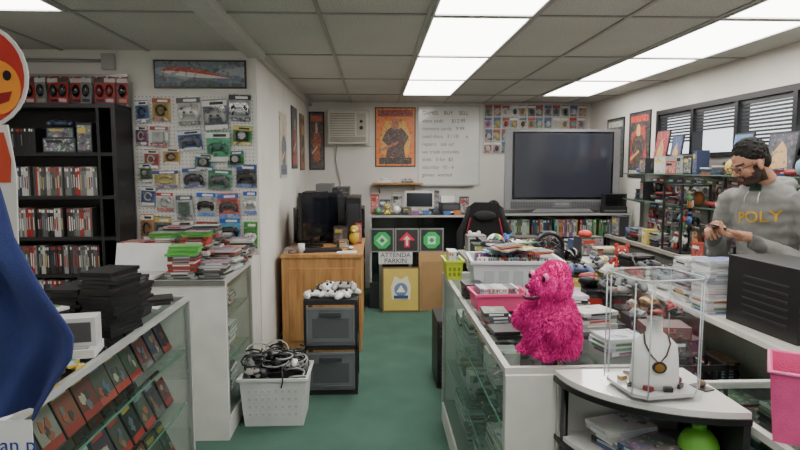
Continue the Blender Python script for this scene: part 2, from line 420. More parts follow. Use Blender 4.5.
# left front counter
c1=counter('glass_display_counter',-1.5,-.94,.9,3.05,.95,{'e':'g','w':'p','n':'p','s':'p'},(.4,.68),inner=C(70,74,72))
mb=MB()
CV=[C(30,32,38),C(96,34,30),C(44,52,76),C(70,66,60),C(26,26,28),C(120,60,40),C(50,66,50),C(120,116,108),C(60,40,60)]
for z in(.131,.401,.681):
    for xi in range(3):
        y=1.05
        while y<2.95:
            M=T(-1.04-xi*.15,y+.065+U(-.004,.004),z+.001,90+U(-3,3),-24)
            hh=.18;w_=.060
            mb.box((-.063,0,0),(.063,.014,hh),random.choice([C(22,22,24),C(34,34,36)]),'plastic',M)
            b_=random.choice(CV);mb.box((-w_,-.001,.034),(w_,0,hh-.004),b_,'plastic',M)
            mb.box((-w_,-.001,.004),(w_,0,.034),random.choice([C(160,38,32),C(160,38,32),C(140,34,30),C(164,58,46),C(90,88,86)]),'plastic',M)
            mb.box((-w_*.8,-.0018,hh*.78),(w_*U(.2,.8),-.001,hh*.9),random.choice([C(180,176,166),C(170,140,60),C(160,50,40),C(110,120,140)]),'plastic',M)
            a_=U(.3,.55)
            for q_ in range(4):
                px=U(-.6,.5)*w_;pz=U(.045,.105);mb.prism([(px+w_*U(.1,.4)*math.cos(k*1.05+q_),pz+.022*U(.6,1.2)*math.sin(k*1.05+q_)) for k in range(6)],-.0022-.0003*q_,-.001,random.choice([C(130,104,80),C(96,96,106),C(50,50,56),C(140,74,50),C(70,88,108),C(160,150,130)]),'plastic',M)
            y+=.135
mb.fin('game_case_display',parent=c1)
# left rear counter
c2=counter('glass_display_counter',-1.70,-.86,3.45,4.18,.95,{'e':'g','w':'p','n':'p','s':'p'},(.42,.7))
mb=MB();mb.box((-1.70,3.432,0),(-.86,3.449,.95),C(218,217,212));mb.box((-1.70,3.425,.925),(-.86,3.432,.955),LG,'metal')
mb.box((-1.60,4.181,0),(-.86,4.475,.95),C(214,212,206));mb.fin('end_panel',parent=c2)
mb=MB()
for z in(.131,.421,.701):
    for y in(3.6,3.78,3.97):
        stack(mb,-1.02,y,z,random.randint(4,10),90,P_WHT+P_GRY,jit=.006,jr=3)
mb.fin('game_case_stack',parent=c2)
# right front counter
c3=counter('glass_display_counter',.42,.96,1.88,3.68,.95,{'w':'g','e':'p','n':'p','s':'p'},(.4,.68),fc=C(184,183,178))
mb=MB();mb.box((.42,1.862,0),(.60,1.879,.93),C(208,206,200));mb.fin('end_panel',parent=c3)
mb=MB()
for z in(.131,.401,.681):
    y=2.05
    while y<3.5:
        k=random.randint(0,3)
        if k<2: stack(mb,.56,y+.07,z,random.randint(3,9),90,P_GRY+P_WHT,jit=.004,jr=3)
        elif k==2: mb.box((.5,y,z),(.64,y+.13,z+.1),random.choice(P_GRY),'print')
        else: ctrl(mb,T(.55,y+.07,z+.025,90),random.choice([LG,DK]))
        if R()<.7: gbox(mb,.8,y+.07,z,.12,.12,U(.08,.2),random.choice(P_GRY+P_MIX),-90)
        y+=.17
mb.fin('merchandise_display',parent=c3)
# right long counter
c4=counter('glass_display_counter',1.45,1.78,1.95,4.9,.95,{'w':'g','e':'p','n':'p','s':'p'},(.5,),pc=C(200,197,188),topm='plastic',fc=C(212,210,204),inner=C(60,60,60))
mb=MB()
for z in(.131,.501):
    y=2.1
    while y<4.75:
        stack(mb,1.6,y+.06,z,random.randint(5,14),90,P_DARK+P_MIX,jit=.006,jr=3);y+=.18
mb.fin('game_case_stack',parent=c4)
# lower right counter
c5=counter('glass_display_counter',1.02,1.95,1.0,1.88,.9,{'w':'g','e':'p','n':'g','s':'g'},(.55,),fc=C(184,184,180),pc=C(120,122,120),inner=C(60,62,60))
mb=MB()
for x in(1.2,1.45,1.7):
    for y in(1.2,1.45,1.68): stack(mb,x,y,.551,random.randint(2,6),0,P_MIX+P_DARK*2)
for i in range(12): gbox(mb,1.12+(i%6)*.14,1.25+(i//6)*.35,.131,.1,.1,U(.1,.2),random.choice(P_GRY+P_DARK))
mb.fin('game_case_stack',parent=c5)
# rounded corner stand
mb=MB()
def quarter(z0,z1,cc,m,ex=0,cx=1.0,cy=1.86,rx=.42,ry=.36):
    poly=[(cx,cy)]+[(cx-(rx+ex)*math.cos(a*math.pi/40),cy-(ry+ex)*math.sin(a*math.pi/40)) for a in range(21)]
    n=len(poly);vs=[(x,y,z0) for x,y in poly]+[(x,y,z1) for x,y in poly]
    mb.add(vs,[tuple(range(n-1,-1,-1)),tuple(range(n,2*n))]+[(i,(i+1)%n,(i+1)%n+n,i+n) for i in range(n)],cc,m)
quarter(.932,.95,C(218,216,210),'gloss');quarter(.915,.932,BLACK,'plastic',.006)
quarter(.735,.75,C(205,204,200),'plastic',-.01);quarter(.72,.735,BLACK,'plastic',0);quarter(.38,.4,C(205,204,200),'plastic',-.01);quarter(0,.06,BLACK,'plastic')
mb.box((.585,1.84,.06),(1.0,1.86,.915),C(180,178,172));mb.box((.98,1.5,.06),(1.0,1.84,.915),C(40,40,42))
mb.cyl((.60,1.82,.06),(.60,1.82,.915),.012,BLACK)
stand=mb.fin('corner_shelf_stand')
mb=MB();stack(mb,.76,1.74,.751,5,20,P_DARK+P_GRY,w=.17,d=.12);stack(mb,.80,1.62,.751,4,30,P_MIX,w=.16,d=.12)
mb.fin('game_case_stack',parent=stand)
mb=MB();mb.M=T(.915,1.60,.751)
mb.ell((0,0,.06),(.055,.055,.058),C(110,180,60),'plastic');mb.cyl((0,0,0),(0,0,.02),.045,C(90,170,50));mb.cyl((0,0,.11),(0,0,.13),.02,C(90,170,50))
mb.fin('green_jar',parent=stand)
# ---------------------------------------------------------------- wooden desk
mb=MB();x0,x1,y0,y1=-.80,-.12,5.1,6.3
mb.box((x0-.01,y0-.015,.83),(x1+.015,y1,.86),WHITE,'wood')
mb.box((x0,y0,0),(x0+.02,y1-.02,.83),WHITE,'wood');mb.box((x1-.02,y0,0),(x1,y1-.02,.83),WHITE,'wood')
mb.box((x0+.02,y0+.005,.0),(x1-.02,y0+.023,.83),WHITE,'wood');mb.box((x0+.02,y1-.04,0),(x1-.02,y1-.02,.83),WHITE,'wood')
mb.box((x0+.06,y0-.004,.1),(x1-.06,y0+.005,.74),WHITE,'wood')
desk=mb.fin('wooden_desk',.003)
mb=MB()
gbox(mb,-.72,5.95,.861,.14,.16,.34,C(34,34,38),20,'darkprint');gbox(mb,-.30,5.55,.861,.09,.12,.07,C(120,110,90),15);gbox(mb,-.32,5.82,.861,.14,.12,.17,C(60,50,48),-10,'darkprint')
mb.box((-.33,5.14,.861),(-.16,5.28,.866),C(214,212,206),'matte');mb.box((-.78,5.13,.861),(-.68,5.3,.90),C(90,60,50),'print')
mb.ell((-.20,5.72,.93),(.05,.05,.06),C(206,176,60),'fabric');mb.ell((-.20,5.71,1.01),(.04,.04,.038),C(206,176,60),'fabric');mb.ell((-.20,5.67,1.0),(.016,.012,.012),WHITE,'fabric')
mb.cyl((-.64,5.2,.861),(-.64,5.2,.94),.03,WHITE,n=16)
mb.box((-.52,6.1,.861),(-.30,6.25,1.30),C(28,28,31));mb.box((-.50,6.095,.95),(-.32,6.10,1.26),C(50,52,58),'gloss')
gbox(mb,-.16,5.84,.861,.06,.1,.2,C(150,60,50),0)
mb.fin('desk_clutter',parent=desk)
# plastic drawers
mb=MB();x0,x1,y0,y1=-.50,-.125,4.12,4.5
mb.box((x0,y0,.0),(x1,y1,.03),DK);mb.box((x0,y0,.645),(x1,y1,.68),DK);mb.box((x0,y0,.325),(x1,y1,.35),DK)
for x in(x0,x1-.018):
    for y in(y0,y1-.018): mb.box((x,y,.03),(x+.018,y+.018,.645),DK)
for z in(.04,.36):
    mb.box((x0+.02,y0-.006,z),(x1-.02,y0,z+.27),C(104,108,112),'gloss')
    for e in(0,.012,.024):
        mb.box((x0+.02,y0-.012,z+e),(x1-.02,y0-.006,z+e+.006),C(96,98,100))
    mb.box((x0+.02,y0-.012,z+.255),(x1-.02,y0-.006,z+.27),C(120,122,124))
    mb.box((x0+.02,y0-.012,z+.02),(x0+.03,y0-.006,z+.26),C(110,112,114));mb.box((x1-.03,y0-.012,z+.02),(x1-.02,y0-.006,z+.26),C(110,112,114))
    mb.box((x0+.06,y0-.0075,z+.05),(x1-.06,y0-.006,z+.19),C(84,86,88),'gloss')
    mb.box((x0+.02,y0,z),(x1-.02,y1-.02,z+.008),C(120,124,128),'plastic')
    mb.box((x0+.02,y0,z+.015),(x0+.026,y1-.02,z+.25),C(120,124,128),'smoke');mb.box((x1-.026,y0,z+.015),(x1-.02,y1-.02,z+.25),C(120,124,128),'smoke')
    mb.box((x0+.11,y0-.028,z+.21),(x1-.11,y0-.012,z+.235),C(60,62,65))
    for k in range(24):
        M=T(U(x0+.08,x1-.08),U(y0+.06,y1-.1),z+.02+.006*k,U(0,180),U(-20,20),U(-20,20))
        mb.box((-.05,-.03,0),(.05,.03,.03),random.choice([GREY,LG,LG,C(120,122,126),WHITE]),'plastic',M)
dr=mb.fin('plastic_drawer_unit',.003)
mb=MB()
for (x,y,r,c) in((-.42,4.22,20,WHITE),(-.30,4.2,-30,WHITE),(-.2,4.25,60,C(210,210,205)),(-.4,4.38,100,DK),(-.24,4.4,10,WHITE)):
    ctrl(mb,T(x,y,.708,r,U(-3,3)),c,1.12)
for (x,y,r,c) in((-.35,4.3,70,WHITE),(-.22,4.32,-10,LG)):
    ctrl(mb,T(x,y,.745,r,12),c,1.1)
mb.tube([(-.45,4.2,.69),(-.38,4.15,.69),(-.3,4.16,.69),(-.22,4.15,.70),(-.15,4.2,.69),(-.16,4.35,.69)],.004,DK,n=6)
mb.fin('game_controller_pile',parent=dr)
# ---------------------------------------------------------------- white basket with cables
mb=MB();x0,x1,y0,y1=-.81,-.45,3.62,3.90;h=.31
def openbin(mb,x0,x1,y0,y1,z0,z1,fl,c,m='plastic',t=.006,rim=.012,M=None):
    def ringv(e,z): return [(x0-e,y0-e,z),(x1+e,y0-e,z),(x1+e,y1+e,z),(x0-e,y1+e,z)]
    o=ringv(0,z0)+ringv(fl,z1);i=ringv(-t,z0+t)+ringv(fl-t,z1)
    fs=[(3,2,1,0)]+[(k,(k+1)%4,(k+1)%4+4,k+4) for k in range(4)]+[(8,9,10,11)]+[(k+8,k+12,(k+1)%4+12,(k+1)%4+8) for k in range(4)]+[(k+4,(k+1)%4+4,(k+1)%4+12,k+12) for k in range(4)]
    mb.add(o+i,fs,c,m,False,M)
    if rim:
        e=fl+rim;r=rim*1.2
        a=(x0-e,y0-e);b=(x1+e,y1+e)
        mb.box((a[0],a[1],z1-r),(b[0],y0-fl,z1+.002),c,m,M);mb.box((a[0],y1+fl,z1-r),(b[0],b[1],z1+.002),c,m,M)
        mb.box((a[0],y0-fl,z1-r),(x0-fl,y1+fl,z1+.002),c,m,M);mb.box((x1+fl,y0-fl,z1-r),(b[0],y1+fl,z1+.002),c,m,M)
openbin(mb,x0,x1,y0,y1,0,h,.025,C(222,222,220))
for i in range(8):
    x=x0+.03+i*.04
    for z in(.07,.12,.17,.22): mb.box((x,y0-.004-.025*z/h,z),(x+.016,y0-.0005-.025*z/h,z+.02),C(196,196,196))
bin1=mb.fin('white_laundry_basket')
mb=MB()
for k in range(70):
    cx,cy=U(x0+.04,x1-.04),U(y0+.05,y1-.05);cz=U(.25,.42);r=U(.04,.085);pts=[]
    ph=R()*6;tl=U(-.8,.8)
    for a in range(13):
        t=ph+a*.6;pts.append((cx+r*math.cos(t),cy+r*.7*math.sin(t),cz+r*tl*math.sin(t)+a*.003))
    mb.tube(pts,U(.004,.007),random.choice([BLACK,BLACK,DK,C(90,90,92),LG]),n=5)
for k in range(1):
    sx=U(x0+.1,x1-.1);mb.tube([(sx,y0+.1,.36),(sx+.02,y0-.01,.36),(sx+.03,y0-.045,.3),(sx+.02,y0-.05,.26)],.005,BLACK,n=6)
for k in range(14):
    ctrl(mb,T(U(x0+.04,x1-.04),U(y0+.06,y1-.06),U(.33,.44),U(0,360),U(-50,50),U(-50,50)),random.choice([DK,BLACK,GREY,LG,WHITE]))
mb.loft([(.02,(x0+x1)/2,(y0+y1)/2,.15,.11),(.3,(x0+x1)/2,(y0+y1)/2,.165,.125),(.36,(x0+x1)/2,(y0+y1)/2,.11,.08),(.39,(x0+x1)/2,(y0+y1)/2,.04,.03)],BLACK,'fabric',16)
mb.fin('cable_and_controller_pile',parent=bin1)
# ---------------------------------------------------------------- black bookcase
mb=MB();x0,x1,y0,y1=-2.84,-1.76,4.2,4.48
SB=[.06,.36,.62,.86,1.12,1.405,1.70]
mb.box((x0,y0,0),(x0+.03,y1,2.0),BLACK);mb.box((x1-.03,y0,0),(x1,y1,2.0),C(34,34,36));mb.box((x0,y0,2.0),(x1,y1,2.03),DK)
mb.box((x0+.03,y1-.012,0),(x1-.03,y1,2.0),C(14,14,15))
for z in SB: mb.box((x0+.03,y0+.005,z-.025),(x1-.03,y1-.012,z),C(26,26,28))
mb.box((x1-.13,y0+.004,0),(x1-.11,y1-.012,2.0),C(22,22,24))
bk=mb.fin('bookcase',.002)
mb=MB();LR=[C(150,54,46),C(190,190,186),C(150,150,148),C(60,60,64),C(176,160,110),C(100,110,124),C(210,208,202)]
for z in SB[1:6]:
    xa=x0+.035
    while xa<x1-.25:
        L=U(.18,.26);L=min(L,x1-.15-xa)
        row(mb,T(xa,y0+.03,z),L,pal=random.choice([P_RED+P_GRY,P_GRY+P_DARK,P_GRY+P_MIX,P_GRY+P_DARK]),h=.2,run=3,lab=LR)
        xa+=L+.012
row(mb,T(x0+.04,y0+.03,1.70),.5,h=.17,pal=P_DARK,run=8,lab=P_DARK+[C(110,110,112)])
gbox(mb,-2.15,4.32,1.70,.22,.2,.10,C(40,46,60));gbox(mb,-2.15,4.32,1.80,.18,.16,.07,C(60,60,70));gbox(mb,-1.98,4.32,1.70,.1,.2,.2,C(50,54,56))
ctrl(mb,T(-2.15,4.27,1.90,10),C(60,70,90))
mb.fin('game_case_collection',parent=bk)
mb=MB()
mb.box((-2.72,4.44,2.24),(-1.76,4.455,2.26),LG,'metal')
for px in(-2.7,-1.80): mb.box((px,4.44,2.03),(px+.015,4.455,2.24),LG,'metal')
for i in range(12):
    x=-2.66+i*.08
    mb.M=T(x,4.38+.015*(i%2),2.235,0,0,U(-3,3))
    w,h=.074,.19
    mb.box((-w/2,-.003,-h),(w/2,0,0),C(160,44,44) if i%4 else C(120,120,120),'plastic')
    mb.box((-w/2,-.004,-h*.22),(w/2,-.003,-.012),C(190,185,180) if i%3 else C(60,60,64),'plastic')
    mb.box((-w*.35,-.005,-h*.94),(w*.35,-.003,-h*.82),random.choice([C(180,180,178),DK,C(170,150,130)]),'plastic')
    mb.ell((0,-.014,-h*.52),(.026,.018,.045),random.choice([BLACK,DK,C(100,30,30),C(160,160,160),BLACK]),'gloss',10,7)
    mb.box((-.006,-.04,-.014),(.006,.075,-.006),LG,'metal')
mb.M=None
mb.fin('hanging_controller_packs')
# ---------------------------------------------------------------- pegboard
mb=MB();mb.box((-1.752,4.482,.96),(-.868,4.499,2.13),WHITE,'pegboard')
peg=mb.fin('pegboard')
mb=MB()
W_=C(216,216,212);LB=C(150,162,176);SV=C(170,174,176)
pk=[
 (-1.35,2.11,.17,.21,W_,WHITE,0,C(60,60,64)),(-1.16,2.09,.175,.22,C(100,102,116),LG,0,W_),(-.975,2.13,.16,.2,SV,BLACK,0,C(40,40,44)),
 (-1.56,1.90,.13,.15,W_,LG,1,C(150,40,44)),(-1.35,1.87,.17,.15,C(40,90,160),C(90,96,110),0,C(200,200,200)),(-1.14,1.86,.17,.22,C(60,160,110),C(60,110,90),0,W_),(-.96,1.90,.14,.14,C(80,150,90),DK,1,C(210,190,90)),
 (-1.62,1.73,.1,.14,C(180,50,46),LG,2,W_),(-1.48,1.74,.12,.12,C(200,150,60),DK,2,W_),(-1.24,1.70,.13,.12,C(30,120,140),DK,1,W_),(-1.02,1.72,.12,.12,C(60,150,70),DK,1,C(60,90,150)),
 (-1.53,1.58,.19,.13,C(210,198,150),C(190,170,70),2,C(60,70,140)),(-1.33,1.60,.16,.15,SV,DK,0,C(40,70,140)),(-1.13,1.585,.17,.15,C(70,160,120),C(90,90,94),0,C(60,100,90)),(-.94,1.62,.15,.17,C(50,60,80),DK,0,C(50,80,150)),
 (-1.65,1.46,.1,.14,C(60,90,150),LG,2,W_),(-1.54,1.42,.12,.14,W_,LG,2,C(170,50,50)),(-1.40,1.40,.12,.18,SV,C(70,90,80),1,C(80,84,90)),(-1.24,1.42,.14,.18,W_,BLACK,0,C(30,90,180)),(-1.08,1.41,.15,.18,C(190,80,50),C(60,60,64),0,C(40,90,180)),(-.92,1.43,.1,.18,W_,WHITE,0,C(40,80,170)),
 (-1.67,1.26,.09,.2,C(190,120,50),DK,2,W_),(-1.56,1.24,.12,.2,C(74,74,84),DK,1,C(200,170,80)),(-1.41,1.21,.14,.2,C(160,130,100),LG,1,W_),(-1.24,1.20,.15,.19,C(50,60,72),LG,0,C(180,60,50)),(-1.07,1.23,.15,.18,C(60,150,180),BLACK,0,C(40,80,160)),(-.92,1.20,.1,.2,C(70,160,60),WHITE,0,C(50,130,50)),
 (-1.67,1.63,.09,.14,C(90,150,80),DK,1,W_),(-1.69,1.90,.08,.14,C(160,60,120),LG,2,W_),(-1.68,2.08,.09,.16,C(60,100,160),DK,2,W_),(-1.54,2.10,.13,.17,C(200,170,80),DK,2,C(150,50,44)),
 (-1.48,1.09,.15,.12,C(70,170,60),DK,1,C(50,140,50)),(-1.16,1.08,.13,.12,C(80,170,60),DK,1,C(50,140,50))]
for i,(x,z,w,h,cc,pc,k,b) in enumerate(pk):
    blister(mb,T(x,4.472-.01*(i%2),z,0,0,U(-5,5)),w,h,cc,pc,k,b)
mb.fin('blister_pack_display',parent=peg)
# wide framed landscape graphic above pegboard
mb=MB();x0,x1,z0,z1=-1.59,-.93,2.17,2.37
mb.box((x0,4.48,z0),(x1,4.499,z1),C(34,32,32));mb.box((x0+.012,4.478,z0+.012),(x1-.012,4.48,z1-.012),C(104,114,124),'poster')
def ridge(base_,amp,ph,c,y,xa=x0+.012,xb=x1-.012,low=z0+.012):
    up=[(xa+(xb-xa)*t/24,base_+amp*math.sin(t*.33+ph)+amp*.35*math.sin(t*1.1+ph)) for t in range(25)]
    mb.prism([(xa,low)]+up+[(xb,low)],y-.0012,y,c,'poster')
ridge(z0+.125,.022,.4,C(146,152,156),4.478);ridge(z0+.085,.018,2.2,C(96,108,124),4.4765)
ridge(z0+.045,.012,4.0,C(70,80,86),4.475)
def blade(a,b,sh,c,y):
    up=[(x0+.05+t/20*.5,z0+.12+a*math.sin(math.pi*(t/20)**.7)+sh*(t/20)) for t in range(21)]
    dn=[(x0+.05+t/20*.5,z0+.12+b*math.sin(math.pi*(t/20)**.7)+sh*(t/20)) for t in range(20,-1,-1)]
    mb.prism(up+dn,y-.0012,y,c,'poster')
blade(.045,.012,-.05,C(186,64,56),4.4735);blade(.012,-.022,-.05,C(216,208,202),4.472)
mb.fin('framed_wide_picture')
mb=MB();mb.tube([(-1.9,4.485,2.36),(-2.5,4.485,2.36),(-2.53,4.47,2.3),(-2.53,4.47,2.27)],.012,C(150,150,148),n=8)
mb.box((-1.95,4.46,2.30),(-1.86,4.499,2.41),LG,'plastic');mb.fin('electrical_conduit')
# ---------------------------------------------------------------- left counter clutter
mb=MB();stack(mb,-1.04,2.38,.951,17,78,P_DARK,jit=.008,jr=5);stack(mb,-1.24,2.50,.951,11,85,P_DARK,jit=.008)
stack(mb,-1.08,2.60,.951,12,85,P_DARK);mb.fin('black_game_case_stack')
mb=MB();mb.M=T(-1.05,2.09,.951,12)
mb.box((-.08,-.07,0),(.08,.07,.03),C(210,210,208));mb.box((-.075,-.02,.03),(.075,.065,.13),C(200,200,200));mb.box((-.06,-.023,.045),(.06,-.02,.115),C(70,72,76),'gloss')
mb.box((-.06,-.06,.03),(.06,-.03,.036),C(150,150,152));mb.fin('white_charging_dock',.006)
mb=MB();mb.M=T(-1.24,2.18,.951,-10)
mb.box((-.07,-.06,0),(.07,.06,.1),C(220,220,218));mb.box((-.065,-.055,.1),(.065,.055,.125),C(150,150,150));mb.fin('white_box',.004)
mb=MB();mb.M=T(-1.24,2.2,1.080,-20)
mb.box((-.1,-.06,0),(.1,.06,.01),C(215,215,216));mb.box((-.07,-.052,.01),(.07,.052,.012),C(120,170,100),'gloss');mb.cyl((.085,0,.01),(.085,0,.012),.007,LG)
mb.fin('tablet',.003)
mb=MB()
for i in range(34):
    M=T(-1.05+U(-.08,.09),1.84+U(-.11,.13),.952+.012*(i//9),U(0,180))
    mb.box((-.017,-.02,0),(.017,.02,.008),random.choice([C(210,170,50),C(200,180,80),C(120,110,60),GREY]),'plastic',M,top=(random.choice(P_RB),'print'))
mb.fin('game_cartridge_pile')
mb=MB()
for (x,y,n,r) in((-1.33,1.62,3,80),(-1.38,1.95,4,80),(-1.38,2.75,5,90),(-1.38,1.25,3,20)): stack(mb,x,y,.951,n,r,P_DARK+P_GRY)
mb.box((-1.2,2.74,.951),(-1.0,2.95,.956),C(210,210,206),'matte',T(0,0,0));stack(mb,-1.06,2.84,.957,2,20,P_DARK,w=.17,d=.12)
mb.fin('loose_game_cases',parent=c1)
mb=MB();mb.box((-1.05,1.48,.951),(-.95,1.56,.954),C(222,222,220),'matte',None);mb.fin('paper_note')
mb=MB();mb.M=T(-1.44,3.60,.951,-6)
mb.box((-.17,-.11,0),(.17,.1,.018),C(214,214,212));mb.box((-.15,-.03,.018),(.15,.085,.02),C(180,180,182))
mb.box((-.17,0,0),(.17,.012,.17),C(212,212,210),M=T(0,.095,.018,0,-14));mb.box((-.045,-.085,.018),(.045,-.04,.0195),LG)
mb.fin('white_laptop',.003,parent=c2)
mb=MB();GW=P_GRY+[C(205,205,202),C(160,60,50)]
for (x,y,n,pal) in((-1.13,3.56,9,GW+P_RED),(-.96,3.6,6,GW),(-1.12,3.80,15,GW),(-.95,3.83,9,GW),(-1.33,3.86,14,GW),(-1.52,3.9,12,GW),(-1.12,4.04,18,GW),(-.95,4.06,8,GW),(-1.32,4.06,10,GW),(-1.1,4.3,12,GW),(-.95,4.3,10,GW),(-1.4,4.3,16,GW)):
    stack(mb,x,y,.951,n,U(-8,8),pal,w=.16,lab=P_WHT*2+P_GRY+P_DARK+P_RED)
mb.fin('game_case_stack',parent=c2)
mb=MB();stack(mb,-1.13,3.57,.951+9*.0148,4,6,P_GRN,w=.17,jr=2,lab=P_GRN);stack(mb,-1.33,3.86,.951+14*.0148,2,6,P_GRN,w=.17,lab=P_GRN);stack(mb,-1.12,3.80,.951+15*.0148,2,0,P_GRN,w=.16,lab=P_GRN);mb.fin('green_game_cases',parent=c2)
# ---------------------------------------------------------------- banner + standee at far left
mb=MB()
nx,nz=16,26;vs=[]
prof=[(1.66,-.90),(1.60,-.84),(1.45,-.785),(1.35,-.72),(1.25,-.645),(1.2,-.65),(1.06,-.745)]
def pr(z):
    for (za,xa),(zb,xb) in zip(prof,prof[1:]):
        if z<=za and z>=zb: return xa+(xb-xa)*(za-z)/(za-zb)
    return prof[-1][1]
for side in(0,1):
    for j in range(nz+1):
        z=1.66-(1.66-1.06)*j/nz
        for i in range(nx+1):
            s=i/nx;xr=pr(z)+.012;x=-.915+(xr+.915)*s
            y=1.3+.026*math.sin(s*9+z*7)*(.3+s)+.014*math.sin(s*17-z*5)+side*.008
            vs.append((x,y,z))
fs=[];K=(nx+1)*(nz+1)
for j in range(nz):
    for i in range(nx):
        a=j*(nx+1)+i;fs.append((a,a+1,a+nx+2,a+nx+1));fs.append((a+K,a+nx+1+K,a+nx+2+K,a+1+K))
for j in range(nz):
    a=j*(nx+1)+nx;fs.append((a,a+nx+1,a+nx+1+K,a+K))
mb.add(vs,fs,C(46,58,112),'fabric',True)
mb.cyl((-.915,1.3,0.02),(-.915,1.3,1.72),.011,LG,'metal');mb.cyl((-.905,1.3,0),(-.905,1.3,.02),.03,DK)
mb.box((-.9,1.285,.55),(-.745,1.288,1.055),C(218,218,218),'matte')
fl=mb.fin('blue_flag_stand')
text('arian p','sign_text',(-.80,1.2845,.985),(90,0,0),.045,C(40,60,140),parent=fl)
mb=MB()
def disc(cx,cz,rx,rz,y0,y1,c,n=28,m='matte'):
    mb.prism([(cx+rx*math.cos(2*math.pi*i/n),cz+rz*math.sin(2*math.pi*i/n)) for i in range(n)],y0,y1,c,m)
Y=1.62;dx=.045
disc(-1.065+dx,1.835,.125,.135,Y,Y+.006,C(212,210,206));disc(-1.065+dx,1.835,.116,.126,Y-.002,Y,C(180,44,32))
disc(-1.02+dx,1.805,.062,.07,Y-.004,Y-.002,C(225,140,50));disc(-.99+dx,1.835,.010,.013,Y-.006,Y-.004,BLACK);disc(-1.03+dx,1.845,.010,.013,Y-.006,Y-.004,BLACK)
mb.prism([(-1.04+dx,1.785),(-.98+dx,1.795),(-.99+dx,1.77),(-1.02+dx,1.76)],Y-.006,Y-.004,C(140,20,20),'matte')
mb.prism([(-1.16+dx,.957),(-1.0+dx,.957),(-.995+dx,1.3),(-.985+dx,1.58),(-1.0+dx,1.71),(-1.12+dx,1.71)],Y,Y+.006,C(210,208,204),'matte')
mb.prism([(-1.14+dx,1.56),(-1.0+dx,1.56),(-.995+dx,1.62),(-1.01+dx,1.69),(-1.11+dx,1.69)],Y-.002,Y,C(190,70,44),'matte')
mb.box((-1.16+dx,Y-.05,.951),(-1.0+dx,Y+.06,.957),C(200,190,170),'matte')
mb.fin('cardboard_standee')
# ---------------------------------------------------------------- pink furry toy
def furry(x,y,z,rz):
    e=empty('pink_furry_toy',(x,y,z),rz);q_=.79
    e.scale=(q_,q_,.98)
    src=MB()
    src.loft([(0,0,0,.07,.08),(.015,0,0,.10,.108),(.07,0,0,.112,.118),(.13,0,0,.108,.11),(.18,0,0,.085,.088),(.21,0,0,.06,.06)],WHITE)
    src.ell((-.01,0,.250),(.085,.092,.072),WHITE)
    src.tube([(-.05,0,.25),(-.105,0,.238)],[.055,.042],WHITE)
    src.ell((.01,0,.300),(.055,.068,.035),WHITE)
    src.tube([(-.02,-.09,.16),(-.07,-.12,.13),(-.1,-.115,.11)],[.035,.03,.026],WHITE)
    src.tube([(-.02,.09,.16),(-.07,.12,.13),(-.1,.115,.11)],[.035,.03,.026],WHITE)
    src.ell((-.08,-.06,.02),(.05,.035,.022),WHITE);src.ell((-.08,.06,.02),(.05,.035,.022),WHITE)
    pk=C(240,46,156);pd=C(180,18,108)
    b=fuse(src,'plush_body',.006,5,lambda c:pk if noise.noise(c*30)>-.1 else pd,'fabric');b.parent=e
    me=b.data;fu=MB()
    ps=list(me.polygons);rnd=random.Random(3)
    for k in range(10500):
        p=ps[rnd.randrange(len(ps))];c=Vector(p.center);n=Vector(p.normal)
        head=c.z>.215
        if head and rnd.random()<.3: continue
        L=(.006 if head else rnd.uniform(.014,.028))
        d=(n*.6+Vector((rnd.uniform(-.6,.6),rnd.uniform(-.6,.6),-.55+rnd.uniform(-.3,.5)))).normalized()
        if head: d=(n+Vector((rnd.uniform(-.5,.5),rnd.uniform(-.5,.5),rnd.uniform(-.4,.2)))).normalized()
        a=d.orthogonal().normalized();bb=d.cross(a);w=.0026
        tip=c+d*L;tip.z=max(tip.z-.004,.001);mid=c+d*L*.5+n*.004
        if c.z<.02: continue
        vs=[c+a*w,c-a*w*.5+bb*w*.86,c-a*w*.5-bb*w*.86,mid+a*w*.8,mid-a*w*.4+bb*w*.7,mid-a*w*.4-bb*w*.7,tip]
        t=rnd.random();cc=tuple(pd[i]*(1-t)+(pk[i]*1.15)*t for i in range(3))+(1,)
        fu.add(vs,[(0,1,4,3),(1,2,5,4),(2,0,3,5),(3,4,6),(4,5,6),(5,3,6)],cc,'matte')
    f=fu.fin('fur',origin=False);f.parent=e
    d=MB()
    for g in(-1,1):
        d.ell((-.082,g*.044,.288),(.014,.016,.016),C(235,90,165),'gloss');d.ell((-.094,g*.044,.286),(.006,.009,.010),BLACK,'gloss')
    d.tube([(-.118,-.048,.226),(-.146,-.02,.220),(-.150,0,.218),(-.146,.02,.220),(-.118,.048,.226)],.006,C(80,5,45))
    d.ell((-.142,0,.258),(.01,.016,.01),C(150,10,80),'gloss')
    q=d.fin('face',origin=False);q.parent=e
furry(.61,2.0,.952,25)
# ---------------------------------------------------------------- acrylic case with bust
mb=MB();cx,cy,z=.805,1.675,.95
def ngon(h,cut=.03,ang=8):
    pts=[(-h+cut,-h),(h-cut,-h),(h,-h+cut),(h,h-cut),(h-cut,h),(-h+cut,h),(-h,h-cut),(-h,-h+cut)]
    a=rad(ang);return [(cx+x*math.cos(a)-y*math.sin(a),cy+x*math.sin(a)+y*math.cos(a)) for x,y in pts]
def plate(mb,poly,z0,z1,c,m):
    n=len(poly);vs=[(x,y,z0) for x,y in poly]+[(x,y,z1) for x,y in poly]
    mb.add(vs,[tuple(range(n-1,-1,-1)),tuple(range(n,2*n))]+[(i,(i+1)%n,(i+1)%n+n,i+n) for i in range(n)],c,m)
plate(mb,ngon(.112),z+.001,z+.012,C(190,196,198),'acrylic');plate(mb,ngon(.100),z+.012,z+.022,C(190,190,188),'gloss')
plate(mb,ngon(.105),z+.335,z+.34,WHITE,'acrylic');plate(mb,ngon(.114),z+.34,z+.348,WHITE,'acrylic')
